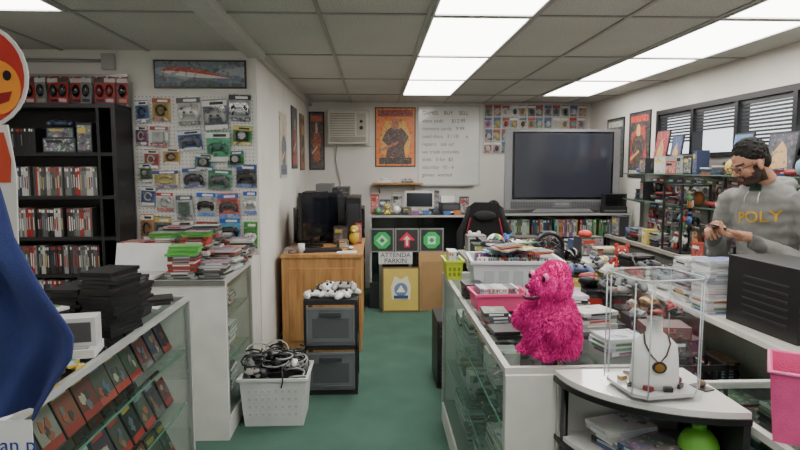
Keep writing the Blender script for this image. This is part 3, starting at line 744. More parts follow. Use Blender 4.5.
pg=ngon(.105)
for i in range(8):
    a=pg[i];b=pg[(i+1)%8]
    mb.add([(a[0],a[1],z+.022),(b[0],b[1],z+.022),(b[0],b[1],z+.335),(a[0],a[1],z+.335)],[(0,1,2,3)],WHITE,'acrylic')
    mb.cyl((a[0],a[1],z+.022),(a[0],a[1],z+.335),.0018,C(190,198,200),'gloss',n=6)
    mb.cyl((a[0],a[1],z+.344),(b[0],b[1],z+.344),.003,C(190,198,200),'gloss',n=6)
mb.add([(p[0],p[1],z+.235) for p in ngon(.103)],[tuple(range(8))],WHITE,'acrylic')
ac=mb.fin('acrylic_display_case')
def bust(x,y,z,s,rz,dark):
    mb=MB();mb.M=T(x,y,z,rz,s=s)@Matrix.Diagonal((1.15,1,1,1))
    wb=C(228,226,222)
    mb.loft([(0,0,0,.058,.038),(.02,0,0,.060,.04),(.08,0,-.005,.056,.034),(.12,0,.004,.055,.028),(.138,0,.008,.040,.022),(.155,0,.01,.02,.018),(.19,0,.012,.018,.017),(.197,0,.012,.020,.019)],wb,'matte',24)
    mb.tube([(-.028,.0,.158),(-.03,-.022,.13),(-.018,-.036,.1),(0,-.042,.078),(.018,-.036,.1),(.03,-.022,.13),(.028,0,.158)],.0022,dark,n=6)
    mb.cyl((0,-.048,.068),(0,-.042,.068),.017,dark,n=18);mb.cyl((0,-.050,.068),(0,-.047,.068),.011,C(200,150,60),'metal',n=18)
    mb.fin('necklace_bust',parent=ac)
bust(cx-.005,cy-.03,z+.024,1.0,-8,C(60,30,25));bust(cx+.052,cy+.058,z+.024,.55,-40,C(90,70,60))
mb=MB()
for i in range(9):
    M=T(cx+.078*math.cos(i*.7),cy+.078*math.sin(i*.7),z+.023,i*50);mb.bc((0,0,.007),(.024,.016,.012),random.choice([C(170,140,60),DK,C(120,30,40),LG]),'gloss',M)
for i in range(12):
    M=T(cx-.075+.014*i,cy-.06+.04*(i%4),z+.236,i*40);mb.tube([(-.018,0,.008),(0,.012,.016),(.018,0,.008),(0,-.01,.006)],.008,random.choice([C(150,40,50),C(110,80,60),DK,C(160,160,160),C(150,60,50),DK]),'gloss',M=M)
mb.ell((cx-.01,cy+.01,z+.258),(.03,.03,.02),C(150,120,90),'metal')
mb.fin('jewellery_set',parent=ac)
mb=MB();mb.M=T(.962,1.68,.951,20)
mb.box((-.018,-.03,0),(.018,.03,.004),C(60,60,64));mb.ell((.0,0,.014),(.014,.012,.010),C(110,90,60));mb.fin('keychain')
# ---------------------------------------------------------------- pink fabric bin
mb=MB();mb.M=T(1.175,1.44,.901,-34)
openbin(mb,-.13,.13,-.09,.09,0,.185,.015,C(222,84,142),'fabric',.006,0)
for s in(-1,1):
    mb.tube([(-.148,-.106*s,.185),(.148,-.106*s,.185)],.005,C(236,125,172),'fabric',6);mb.tube([(s*.146,-.108,.185),(s*.146,.108,.185)],.005,C(236,125,172),'fabric',6)
mb.fin('pink_fabric_bin')
# ---------------------------------------------------------------- things on right front counter
mb=MB();mb.M=T(.74,3.17,.951,-4)
openbin(mb,-.21,.21,-.15,.15,0,.17,.02,C(206,212,216),'plastic',.006,.012)
for s in(-1,1): mb.box((s*.232-.01,-.06,.1),(s*.232+.01,.06,.14),C(205,208,210))
for k in range(5): mb.box((-.17+k*.075,-.166,.03),(-.12+k*.075,-.158,.12),C(170,178,184),'gloss')
wb_=mb.fin('white_storage_bin')
mb=MB();mb.M=T(.74,3.17,.951,-4)
row(mb,T(-.19,-.11,.012,0,-8),.37,h=.17,d=.11,pal=P_WHT+P_RB,th=.012)
row(mb,T(-.19,.03,.012,0,-8),.37,h=.175,d=.10,pal=P_WHT+P_GRY+P_RB,th=.012)
for i in range(12):
    M=T(U(-.13,.13),U(-.09,.09),.182+.005*i,U(0,90),U(-7,7),U(-7,7));mb.box((-.065,-.055,0),(.065,.055,.008),random.choice(P_WHT+P_RB*2),'plastic',M,top=(random.choice(P_RB*2+P_WHT),'print'))
for i in range(5):
    M=T(U(-.14,.14),U(-.08,.08),.195+.008*i,U(0,90),U(-8,8),U(-8,8));mb.cyl((0,0,0),(0,0,.0015),.06,C(150,140,215),'metal',n=20,M=M);mb.cyl((0,0,.0015),(0,0,.002),.035,random.choice(P_RB),'plastic',n=14,M=M)
mb.fin('disc_collection',parent=wb_)
mb=MB();mb.M=T(.57,2.72,.951,3)
openbin(mb,-.11,.11,-.08,.08,0,.08,.01,C(220,76,128),'plastic',.005,.008);pkt=mb.fin('pink_tray')
mb=MB();mb.M=T(.57,2.72,.951,3);row(mb,T(-.1,-.07,.008),.19,h=.095,d=.12,pal=P_WHT+P_GRY,th=.01);mb.fin('card_collection',parent=pkt)
mb=MB();mb.M=T(.46,3.52,.951,0)
openbin(mb,-.04,.04,-.1,.1,0,.11,.010,C(196,212,50),'plastic',.005,.008)
for i in range(3):
    for z_ in(.02,.05): mb.box((-.035+i*.026,-.1035-z_*.1,z_),(-.02+i*.026,-.1015-z_*.09,z_+.022),C(130,140,30))
yb=mb.fin('yellow_basket')
mb=MB();mb.M=T(.46,3.52,.951,0);row(mb,T(-.03,-.08,.01),.06,h=.15,d=.15,pal=P_RB,th=.014);mb.fin('game_case_row',parent=yb)
mb=MB()
for (x,y,n,r,p_) in((.50,2.26,2,88,P_DARK),(.50,2.44,4,92,P_GRY+P_RED),(.73,2.42,5,5,P_WHT),(.84,2.25,7,10,P_GRY),(.86,2.60,6,0,P_MIX),(.84,2.80,9,3,P_MIX),(.49,2.95,5,90,P_DARK),(.86,2.05,4,12,P_WHT)):
    stack(mb,x,y,.951,n,r,p_,w=.15 if x>.6 else .12,d=.12 if x>.6 else .10,jit=.006)
mb.fin('game_case_stack',parent=c3)
# ---------------------------------------------------------------- right long counter clutter
mb=MB();stack(mb,1.55,2.62,.951,16,2,P_WHT,jit=.006,jr=3,w=.17);stack(mb,1.70,2.64,.951,12,86,P_WHT,w=.14,d=.11,jit=.004)
stack(mb,1.57,2.84,.951,14,2,P_WHT+P_GRY,jit=.006,w=.16);mb.fin('white_game_case_stack')
mb=MB();mb.M=T(1.64,2.28,.951,4)
mb.box((-.12,-.2,0),(.12,.2,.28),C(16,16,18));mb.box((-.10,-.206,.02),(.10,-.2,.26),C(26,26,28),'gloss');mb.box((-.08,-.209,.20),(.08,-.206,.235),C(50,50,54));mb.cyl((0,-.206,.13),(0,-.212,.13),.012,LG,'metal')
for i in range(6): mb.box((-.123,-.15,.05+i*.03),(-.12,.1,.06+i*.03),C(32,32,34))
mb.fin('black_computer_tower',.005)
mb=MB()
for (x,y,n,r,p_) in((1.6,3.12,5,0,P_WHT),(1.6,3.36,4,80,P_MIX),(1.6,3.58,8,10,P_DARK),(1.62,4.12,6,0,P_MIX),(1.6,4.7,5,0,P_GRY)): stack(mb,x,y,.951,n,r,p_,w=.16)
gbox(mb,1.58,4.35,.951,.18,.12,.14,C(60,60,64),8);gbox(mb,1.6,4.53,.951,.2,.1,.1,C(70,90,120),8);mb.ell((1.55,4.34,1.11),(.05,.05,.03),C(200,60,50))
ctrl(mb,T(1.56,3.36,1.04,30),C(40,40,44));ctrl(mb,T(1.6,3.12,1.05,120),DK);mb.tube([(1.5,3.3,1.0),(1.52,3.45,1.06),(1.58,3.55,1.08),(1.56,3.7,1.0),(1.6,3.8,.97)],.006,BLACK,n=6)
for k in range(8): mb.ell((1.52+.02*(k%4),3.98+.03*(k//3),.975),(.02,.02,.02),random.choice(P_RB))
mb.fin('game_case_stack',parent=c4)
plush('plush_toy',1.6,3.80,.951,C(170,60,50),C(225,215,200),.6,-20,parent=c4)
# milk crates
def crate(x,y,z,c):
    mb=MB();w=.15;h=.27
    mb.M=T(x,y,z)
    mb.box((-w,-w,0),(w,w,.012),c)
    for s in(-1,1):
        for k in range(4):
            zz=[.0,.085,.17,.245][k];hh=.025
            mb.box((-w,s*w-.006,zz),(w,s*w+.006,zz+hh),c);mb.box((s*w-.006,-w,zz),(s*w+.006,w,zz+hh),c)
        for k in range(7):
            t=-w+k*2*w/6
            mb.box((t-.006,s*w-.005,0),(t+.006,s*w+.005,h),c);mb.box((s*w-.005,t-.006,0),(s*w+.005,t+.006,h),c)
    return mb.fin('milk_crate')
for k in range(3): crate(1.25,2.42,.273*k,C(24,24,26))
mb=MB();gbox(mb,1.24,2.44,.821,.22,.18,.07,C(50,50,54),5,'darkprint');gbox(mb,1.22,2.44,.892,.18,.14,.05,C(90,60,54),-8,'darkprint');mb.fin('boxed_electronics')
mb=MB();x0,x1,y0,y1=1.06,1.40,2.75,3.65
for z_ in(.3,.72): mb.box((x0,y0,z_),(x1,y1,z_+.02),C(100,92,80))
for x in(x0,x1-.03):
    for y in(y0,y1-.03): mb.box((x,y,0),(x+.03,y+.03,.72),DK)
ls=mb.fin('storage_rack')
mb=MB();y=2.8
while y<3.5:
    gbox(mb,1.15,y+.07,.741,.14,.12,U(.08,.26),random.choice(P_DARK*2+P_RB+P_GRY),U(-8,8),'darkprint');gbox(mb,1.31,y+.07,.741,.14,.12,U(.08,.24),random.choice(P_DARK+P_MIX),U(-8,8),'darkprint')
    gbox(mb,1.22,y+.07,.321,.28,.12,U(.15,.32),random.choice(P_DARK+P_GRY),0);y+=.15
for k in range(14): ctrl(mb,T(U(1.12,1.34),U(2.82,3.5),U(.98,1.03),U(0,360),U(-20,20),U(-20,20)),random.choice([DK,BLACK,BLACK,GREY,C(140,50,46),C(60,80,120)]))
mb.fin('boxed_electronics',parent=ls)
# ---------------------------------------------------------------- merchandise table beyond right counter
mb=MB();x0,x1,y0,y1=.66,1.40,3.82,4.75
mb.box((x0,y0,.90),(x1,y1,.94),C(150,146,136))
for x in(x0+.02,x1-.06):
    for y in(y0+.02,y1-.06): mb.box((x,y,0),(x+.04,y+.04,.9),DK)
mb.box((x0+.02,y0+.02,.3),(x1-.02,y1-.02,.32),C(180,178,170));mb.box((x0+.06,y0+.06,.321),(x1-.06,y1-.06,.7),C(60,62,66),'print')
mt=mb.fin('merchandise_table')
zt=.941
mb=MB();c0=Vector((.93,4.57,zt+.075));Q=.075
vs=[];n=18;m_=12
for j in range(m_+1):
    for i in range(n):
        ph=math.pi*j/m_;t=2*math.pi*i/n;vs.append(c0+Vector((Q*math.sin(ph)*math.cos(t),Q*math.sin(ph)*math.sin(t),Q*math.cos(ph))))
for j in range(m_):
    for i in range(n):
        a,b,c_,d=j*n+i,(j+1)*n+i,(j+1)*n+(i+1)%n,j*n+(i+1)%n
        f=(a,b,c_) if j==0 else ((a,b,d) if j==m_-1 else (a,b,c_,d))
        mb.f.append(list(f));mb.m.append('gloss');mb.s.append(True);mb.c.append([C(190,60,60),C(220,200,80),C(60,110,180),C(220,220,218),C(80,160,100),C(210,120,60)][(i//3)%6])
mb.v+=vs
mb.fin('beach_ball',parent=mt)
mb=MB();mb.M=T(1.15,4.0,zt,8)
mb.box((-.09,-.02,0),(.09,.12,.07),DK);mb.tube([(0,0,.07),(0,-.05,.10)],.025,DK)
mb.tube([(.10*math.cos(a*math.pi/12),-.07,.12+.10*math.sin(a*math.pi/12)) for a in range(25)],.013,BLACK,n=8)
for a in(90,210,330): mb.tube([(0,-.07,.12),(.095*math.cos(rad(a)),-.07,.12+.095*math.sin(rad(a)))],[.02,.01],C(60,60,62))
mb.cyl((0,-.085,.12),(0,-.06,.12),.028,C(90,40,40));mb.fin('racing_wheel_controller',parent=mt)
mb=MB()
gbox(mb,.80,3.96,zt,.2,.16,.07,C(50,50,54),5,'darkprint');gbox(mb,.80,3.96,zt+.071,.16,.12,.06,C(120,118,114),-5)
gbox(mb,.78,4.22,zt,.18,.16,.12,C(40,60,50),0);gbox(mb,1.0,4.28,zt,.2,.14,.09,C(200,180,70),12);gbox(mb,1.26,4.28,zt,.2,.16,.1,C(34,34,38),-8,'darkprint')
gbox(mb,.76,4.48,zt,.14,.14,.15,C(130,130,128),0);gbox(mb,1.16,4.55,zt,.2,.16,.13,C(70,56,54),6);gbox(mb,1.32,4.5,zt,.1,.14,.17,C(50,60,80),0)
ctrl(mb,T(1.26,4.28,zt+.125,20),DK);ctrl(mb,T(1.0,4.28,zt+.115,70),WHITE);ctrl(mb,T(.8,3.96,zt+.155,200),C(60,60,64))
for k in range(5):
    bx,by=U(.75,1.3),U(3.9,4.4);mb.tube([(bx+.07*math.cos(a*.5),by+.05*math.sin(a*.5),zt+.13+.03*math.sin(a*.9+k)) for a in range(14)],.006,BLACK,n=6)
mb.ell((1.33,3.95,zt+.06),(.06,.07,.06),BLACK,'gloss');mb.ell((.98,3.98,zt+.045),(.05,.05,.045),C(215,190,60),'fabric')
mb.fin('boxed_electronics',parent=mt)
plush('plush_toy',.78,4.66,zt,C(215,213,206),C(190,90,70),.62,-10,parent=mt)
plush('plush_toy',1.05,4.66,zt,C(70,120,190),C(230,228,220),.55,12,parent=mt)
# ---------------------------------------------------------------- black pc tower in aisle
mb=MB();mb.M=T(.53,4.4,0)
mb.box((-.085,-.2,.01),(.085,.2,.5),BLACK);mb.box((-.08,-.208,.02),(.08,-.2,.49),C(34,34,38),'gloss')
for i in range(3): mb.box((-.07,-.211,.38+i*.035),(.07,-.208,.405+i*.035),C(55,55,58))
for i in range(7): mb.box((-.06,-.21,.06+i*.03),(.06,-.208,.072+i*.03),C(60,60,62))
for a in(-.06,.06):
    for b in(-.17,.17): mb.cyl((a,b,0),(a,b,.01),.012,DK)
mb.fin('black_computer_tower',.004)
# ---------------------------------------------------------------- back middle counter
x0,x1,y0,y1=-.06,1.1,6.72,7.25
c6=counter('glass_display_counter',x0,x1,y0,y1,1.06,{'s':'g','e':'p','w':'p','n':'p'},(.6,),pc=C(44,44,48),topm='plastic',inner=DK,basez=.3)
mb=MB()
for i,(bg,fg,rot) in enumerate([(C(200,210,205),C(50,150,80),0),(C(60,60,62),C(200,50,50),0),(C(190,215,200),C(50,160,80),45)]):
    cx_=.08+i*.28;cz_=.78;Yf=6.712
    mb.box((cx_-.135,Yf,cz_-.135),(cx_+.135,Yf+.006,cz_+.135),C(140,142,140))
    mb.box((cx_-.12,Yf-.002,cz_-.12),(cx_+.12,Yf,cz_+.12),C(56,62,60) if i!=1 else C(62,56,58),'matte')
    if i==1:
        mb.prism([(cx_-.03,cz_-.08),(cx_+.03,cz_-.08),(cx_+.03,cz_),(cx_+.09,cz_),(cx_,cz_+.095),(cx_-.09,cz_),(cx_-.03,cz_)],Yf-.005,Yf-.002,C(215,60,80),'matte')
        mb.prism([(cx_-.012,cz_-.06),(cx_+.012,cz_-.06),(cx_+.012,cz_+.01),(cx_+.04,cz_+.01),(cx_,cz_+.055),(cx_-.04,cz_+.01),(cx_-.012,cz_+.01)],Yf-.007,Yf-.005,C(235,210,210),'matte')
    else:
        mb.prism([(cx_+.1*math.cos(k*math.pi/4+.39),cz_+.1*math.sin(k*math.pi/4+.39)) for k in range(8)],Yf-.005,Yf-.002,C(60,190,100),'matte')
        mb.prism([(cx_+.065*math.cos(k*math.pi/2+rad(rot)),cz_+.065*math.sin(k*math.pi/2+rad(rot))) for k in range(4)],Yf-.007,Yf-.005,C(200,235,215),'matte')
        mb.prism([(cx_+.03*math.cos(k*math.pi/2),cz_+.03*math.sin(k*math.pi/2)) for k in range(4)],Yf-.009,Yf-.007,fg,'matte')
mb.fin('dance_pad_tiles',parent=c6)
mb=MB();mb.box((.04,6.68,.515),(.42,6.69,.65),C(222,222,218));mb.box((.045,6.691,0),(.08,6.70,.52),LG,'metal')
mb.box((.38,6.691,0),(.415,6.70,.52),LG,'metal')
sg=mb.fin('parking_sign')
text('ATTENDA','sign_text',(.23,6.679,.593),(90,0,0),.074,C(16,30,90),parent=sg,ext=.0006);text('PARKIN','sign_text',(.23,6.679,.527),(90,0,0),.074,C(16,30,90),parent=sg,ext=.0006)
mb=MB();mb.M=T(.285,6.53,0,0,-8)
w,h=.21,.5
mb.box((-w,-.012,0),(w,.006,h),C(110,94,52),'plastic');mb.box((-w+.02,-.014,.02),(w-.02,-.012,h-.02),C(206,184,96),'matte')
mb.prism([(-.1,.14),(.1,.14),(.11,.28),(.07,.4),(0,.36),(-.07,.4),(-.11,.28)],-.017,-.014,C(225,222,196),'matte')
mb.prism([(.075*math.cos(k*.42),.25+.075*math.sin(k*.42)) for k in range(15)],-.019,-.017,C(110,135,170),'matte');mb.prism([(-.08,.15),(.08,.15),(.08,.185),(-.08,.185)],-.021,-.019,C(60,80,130),'matte')
mb.prism([(-.05,.22),(.05,.22),(0,.30)],-.021,-.019,C(235,235,225),'matte')
mb.fin('gold_framed_picture')
mb=MB();mb.M=T(.64,6.58,0,0,-7);mb.box((-.15,0,0),(.18,.008,.66),C(180,146,102),'matte');mb.box((-.15,-.002,.3),(.18,0,.305),C(150,118,80),'matte');mb.box((-.12,-.012,0),(.12,-.004,.55),C(162,128,86),'matte');mb.fin('cardboard_sheet')
mb=MB();mb.M=T(.98,6.5,0);gbox(mb,0,0,0,.26,.26,.4,C(80,66,50));gbox(mb,0,0,.401,.22,.22,.15,C(60,60,62));mb.fin('storage_boxes',.003)
zt=1.061
mb=MB();mb.M=T(.52,6.98,zt,-6)
mb.box((-.14,-.02,.0),(.14,.16,.02),C(190,190,188));mb.box((-.02,.04,.02),(.02,.08,.08),C(190,190,188));mb.box((-.17,.0,.06),(.17,.1,.26),C(195,193,186));mb.box((-.15,-.003,.08),(.15,.0,.24),C(30,34,40),'gloss');mb.fin('desktop_monitor',.005,parent=c6)
plush('plush_toy',.14,6.86,zt,C(190,170,80),C(230,225,195),.5,0,parent=c6)
mb=MB()
for (x,y,w,h,c) in((-.0,7.1,.1,.22,C(150,60,50)),(.12,7.1,.12,.16,C(70,80,110)),(.26,7.1,.12,.24,C(130,128,120)),(.36,6.85,.1,.08,DK),(1.03,6.9,.1,.2,C(60,60,66)),(.70,7.1,.12,.26,C(50,60,70))): gbox(mb,x,y,zt,w,.12,h,c,U(-8,8))
mb.ell((.25,6.86,zt+.05),(.05,.05,.05),C(215,215,212),'gloss');mb.ell((.03,6.85,zt+.04),(.04,.04,.04),C(80,140,80))
for k in range(6): mb.box((.3+k*.12,6.76,zt),(.38+k*.12,6.8,zt+.03+.01*(k%3)),random.choice(P_RB+P_DARK))
mb.fin('boxed_electronics',parent=c6)
mb=MB();mb.M=T(.86,6.95,zt,5);mb.box((-.10,-.12,0),(.10,.12,.13),C(40,40,42));mb.box((-.09,-.16,.02),(.09,-.12,.035),C(220,220,220));mb.box((-.09,-.122,.06),(.09,-.12,.11),C(80,80,84),'gloss');mb.box((-.08,.05,.13),(.08,.12,.2),WHITE);mb.fin('printer',.006,parent=c6)
def monitor(x,y,z,rz,w,h,name='computer_monitor'):
    mb=MB();mb.M=T(x,y,z,rz)
    mb.cyl((0,0,0),(0,0,.015),.1,BLACK,n=20);mb.box((-.02,0,.015),(.02,.02,.12),BLACK);mb.box((-w/2,-.03,.09),(w/2,.0,.09+h),BLACK);mb.box((-w/2+.02,-.032,.11),(w/2-.02,-.03,.07+h),C(20,22,28),'gloss');mb.box((-w/3,0,.14),(w/3,.04,.03+h),DK);mb.fin(name,.004,parent=desk)
monitor(-.58,5.6,.861,66,.5,.42);monitor(-.52,5.95,.861,45,.36,.40)
mb=MB();mb.M=T(-.21,6.05,.861,0);mb.box((-.07,-.2,0),(.07,.2,.44),BLACK);mb.box((-.06,-.205,.05),(.06,-.2,.39),C(40,40,44),'gloss');mb.fin('computer_tower',.004,parent=desk)
mb=MB();mb.M=T(-.47,5.28,.861,14);mb.box((-.17,-.07,0),(.17,.07,.02),C(30,30,32))
for r_ in range(4):
    for k in range(11): mb.box((-.155+k*.028,-.058+r_*.028,.02),(-.132+k*.028,-.036+r_*.028,.026),C(55,55,58))
mb.fin('keyboard',parent=desk)
mb=MB();mb.M=T(-.22,5.4,.861)
mb.ell((0,0,.016),(.03,.05,.016),C(200,200,200),'gloss');mb.tube([(0,.05,.012),(.02,.08,.005),(.03,.12,.005)],.002,LG,n=5);mb.fin('computer_mouse',parent=desk)
mb=MB();x0,x1,y0,y1=-.83,-.12,6.55,7.1
for x in(x0,x1-.03):
    for y in(y0,y1-.03): mb.box((x,y,0),(x+.03,y+.03,1.15),BLACK)
for z_ in(.1,.5,.85,1.12): mb.box((x0,y0,z_),(x1,y1,z_+.025),C(36,36,38))
sh=mb.fin('metal_shelving_unit')
mb=MB()
for z_ in(.126,.526,.876,1.146):
    x=x0+.04
    while x<x1-.14:
        w=U(.1,.2);h=U(.12,.3);mb.box((x,y0+.03,z_),(x+w-.01,y1-.1,z_+h),random.choice([BLACK,DK,GREY,C(70,70,78),C(90,80,70),C(40,40,60)]),random.choice(['plastic','darkprint','plastic']));mb.box((x+.02,y0+.027,z_+.02),(x+w-.03,y0+.03,z_+h*.5),random.choice([GREY,DK,C(120,40,40)]),'gloss');x+=w
mb.fin('stacked_electronics',parent=sh)
# ---------------------------------------------------------------- back wall
mb=MB();x0,x1,z0,z1=-.59,-.09,1.90,2.31;Y=BY-.001
mb.box((x0-.03,Y-.03,z0-.03),(x1+.03,Y,z1+.03),C(200,195,184));mb.box((x0,Y-.16,z0),(x1,Y-.03,z1),C(208,203,190))
for i in range(14): mb.box((x0+.02,Y-.166,z0+.1+i*.021),(x1-.16,Y-.158,z0+.11+i*.021),C(130,126,116))
for i in range(6): mb.box((x0+.02,Y-.166,z0+.02+i*.012),(x1-.02,Y-.158,z0+.026+i*.012),C(110,106,96))
mb.box((x1-.14,Y-.165,z0+.1),(x1-.02,Y-.16,z1-.03),C(176,170,156));mb.cyl((x1-.08,Y-.175,z0+.2),(x1-.08,Y-.165,z0+.2),.025,DK);mb.cyl((x1-.08,Y-.175,z0+.28),(x1-.08,Y-.165,z0+.28),.02,DK)
mb.tube([(x0+.1,Y-.03,z0-.02),(x0+.08,Y-.02,z0-.2),(x0+.14,Y-.02,z0-.5),(x0+.1,Y-.01,z0-.75)],.008,C(150,150,145),n=6)
mb.fin('air_conditioner',.004)
def poster(name,M,w,h,bg,shapes,frame=None):
    mb=MB();mb.M=M
    if frame: mb.box((-w/2-.015,-.008,-.015),(w/2+.015,-.001,h+.015),frame)
    mb.box((-w/2,-.010,0),(w/2,-.002,h),bg,'poster')
    d=-.010
    for poly,c in shapes:
        mb.prism([(x*w/2,z*h) for x,z in poly],d-.0015,d,c,'poster');d-=.0015
    return mb.fin(name)
def hero(c1,c2,jag=.0):
    return [([(-.5,.12),(-.2,.16),(.1,.12),(.5,.15),(.45,.34),(.7,.5),(.5,.6),(.3,.66),(.1,.64),(-.15,.68),(-.45,.62),(-.7,.45),(-.42,.35)],c1),([(-.16,.64),(.12,.64),(.2,.72),(.14,.8),(-.02,.83),(-.18,.79),(-.2,.71)],c2),([(-.75,.3),(.1,.42),(.12,.38),(-.7,.25)],c2)]
band=lambda z0,z1,c:([(-.85,z0),(.85,z0),(.85,z1),(-.85,z1)],c)
poster('movie_poster',T(.27,BY,1.62),.50,.74,C(226,122,40),[band(.03,.14,C(50,34,28)),([(-.9,.86),(.9,.86),(.9,.97),(-.9,.97)],C(150,50,34)),([(-.7,.2),(.7,.2),(.8,.5),(.5,.78),(-.5,.78),(-.8,.5)],C(226,166,70))]+hero(C(80,50,42),C(180,110,70)),C(80,50,36))
poster('movie_poster',T(-.75,BY,1.58),.17,.72,C(80,66,62),[band(.85,.95,C(190,90,60))]+hero(C(160,84,50),C(200,170,140)),BLACK)
poster('movie_poster',T(PX,7.2,1.58,90),.4,.62,C(150,96,50),[band(.85,.95,C(60,40,30))]+hero(C(60,50,40),C(210,180,140)),DK)
poster('movie_poster',T(PX,6.5,1.6,90),.42,.62,C(60,60,70),[band(.05,.2,C(170,70,50))]+hero(C(140,70,50),C(210,180,140)),DK)
poster('movie_poster',T(PX,5.7,1.5,90),.42,.6,C(190,180,160),[band(.05,.2,C(60,80,110))]+hero(C(90,94,110),C(210,180,140)),None)
poster('movie_poster',T(RX,6.40,1.5,-90),.50,.68,C(44,36,36),[band(.86,.96,C(200,50,36)),band(.03,.1,C(200,190,180)),([(-.8,.2),(.8,.25),(.6,.8),(-.7,.7)],C(170,50,36))]+hero(C(60,44,40),C(220,160,90)),BLACK)
poster('movie_poster',T(RX,7.05,1.5,-90),.48,.66,C(60,70,64),[band(.86,.96,C(190,190,180))]+hero(C(40,46,42),C(180,160,130)),BLACK)
# whiteboard
mb=MB();mb.box((.56,BY-.012,1.36),(1.38,BY-.001,2.40),C(190,190,186));mb.box((.575,BY-.014,1.375),(1.365,BY-.012,2.385),C(220,220,215),'gloss');mb.box((.6,BY-.05,1.35),(1.3,BY-.012,1.362),LG,'metal')
wbd=mb.fin('whiteboard')
for i,(s,c) in enumerate([('GAMES    BUY    SELL',C(120,80,80)),('xbox pads      $12.99',C(110,110,130)),('memory cards   9.99',C(110,110,130)),('used discs   2 / 10     x',C(140,90,90)),('repairs   ask us!',C(110,125,110)),('we trade consoles',C(110,110,130)),('dvds   3 for  $5',C(140,90,90)),('saturday  10 - 6',C(110,110,130)),('games  wanted',C(120,80,80))]):
    text(s,'handwriting',(.62,BY-.0145,2.28-i*.1),(90,0,0),.066,c,parent=wbd,ext=.0004,align='LEFT')
# hanging packs on back wall
mb=MB();mb.box((1.42,BY-.012,1.78),(2.80,BY-.001,2.42),C(196,194,186),'matte')
for r_ in range(4):
    for k in range(12):
        x=1.49+k*.112+U(-.008,.008);z_=2.41-r_*.158
        mb.M=T(x,BY-.016,z_);c_=random.choice([C(74,84,110),C(160,80,70),C(180,180,178),C(190,170,120),C(80,120,94),C(120,120,126),C(150,110,134),C(50,50,54)])
        mb.box((-.047,-.003,-.145),(.047,0,0),c_,'print');mb.box((-.047,-.004,-.04),(.047,-.003,-.012),random.choice([WHITE,C(180,60,50),C(70,100,160)]))
        mb.ell((0,-.014,-.088),(.028,.016,.038),random.choice(P_RB+P_GRY*2),'plastic',8,6);mb.box((-.003,-.04,-.01),(.003,0,-.006),LG,'metal')
mb.M=None;mb.fin('hanging_merchandise')
mb=MB();mb.box((-.03,BY-.2,1.38),(.62,BY-.001,1.40),WHITE,'wood')
for x in(.05,.5): mb.prism([(0,0),(0,.12),(-.0,.12),(.15,.12)],0,.02,WHITE,'wood',T(x,BY-.001,1.26,-90))
ws=mb.fin('wall_shelf')
mb=MB();mb.M=T(.12,BY-.1,1.401);mb.box((-.09,-.06,0),(.09,.06,.03),C(225,225,222));mb.ell((0,0,.045),(.05,.04,.02),WHITE);mb.fin('game_console',.004)
mb=MB();mb.M=T(.42,BY-.1,1.401,15);ctrl(mb,T(0,0,.025),LG);mb.fin('game_controller')
# ---------------------------------------------------------------- back right counter with TV
x0,x1,y0,y1=1.22,2.8,6.42,7.05
c7=counter('glass_display_counter',x0,x1,y0,y1,1.1,{'s':'g','w':'g','e':'p','n':'p'},(.5,.84),pc=C(50,50,52),topm='plastic',inner=DK,fc=C(150,150,148))
mb=MB()
for z_,h in((.84,.19),(.5,.19),(.13,.19)):
    x=x0+.04
    while x<x1-.15:
        L=U(.12,.3);L=min(L,x1-.04-x);row(mb,T(x,y0+.04,z_+.001),L,h=h,pal=random.choice([P_RB,P_MIX,P_RB]),run=3,th=.016,lab=P_RB+P_MIX);x+=L+.02
mb.fin('game_case_collection',parent=c7)
mb=MB();mb.M=T(2.09,6.62,1.101,0);w=1.28
sv=C(118,119,122)
mb.prism([(-w/2,.03),(w/2,.03),(w/2+.005,.12),(w/2,.90),(w/2-.02,.92),(-w/2+.02,.92),(-w/2,.90),(-w/2-.005,.12)],0,.07,sv,'plastic')
mb.box((-w/2+.075,-.008,.145),(w/2-.075,0,.89),BLACK,'gloss');mb.box((-w/2+.095,-.011,.165),(w/2-.095,-.008,.87),C(48,51,60),'gloss')
mb.box((-w/2+.06,-.012,.05),(w/2-.06,0,.12),C(96,97,100));mb.box((-.08,-.014,.075),(.08,-.012,.095),C(190,190,195),'metal')
for i in range(26): mb.box((-w/2+.07+i*.018,-.0135,.055),(-w/2+.076+i*.018,-.012,.115),DK);mb.box((w/2-.076-i*.018,-.0135,.055),(w/2-.07-i*.018,-.012,.115),DK)
mb.prism([(-.45,.08),(.45,.08),(.4,.8),(-.4,.8)],.07,.3,DK)
mb.prism([(-.35,0),(.35,0),(.3,.03),(-.3,.03)],-.04,.26,sv)
mb.fin('flat_panel_television',.006)
mb=MB();mb.M=T(2.75,6.85,1.101);mb.box((-.04,-.1,0),(.04,.1,.28),BLACK);mb.cyl((0,-.108,.09),(0,-.1,.09),.032,DK,n=18);mb.cyl((0,-.107,.2),(0,-.1,.2),.02,DK,n=14);mb.fin('speaker',.004)
mb=MB();mb.M=T(2.62,6.48,1.101,3);mb.box((-.14,-.04,0),(.14,.03,.07),C(30,30,32));mb.box((-.12,-.042,.015),(.12,-.04,.035),C(90,90,94),'gloss');mb.box((-.13,-.04,.07),(.13,.03,.21),C(30,30,32));mb.box((-.11,-.042,.08),(.11,-.04,.20),C(16,16,18),'gloss');mb.fin('dvd_player',.003)
mb=MB();mb.M=T(1.31,6.58,1.101);mb.ell((0,0,.07),(.07,.08,.07),BLACK,'gloss');mb.box((-.06,-.07,0),(.06,.07,.03),DK);mb.fin('black_helmet')
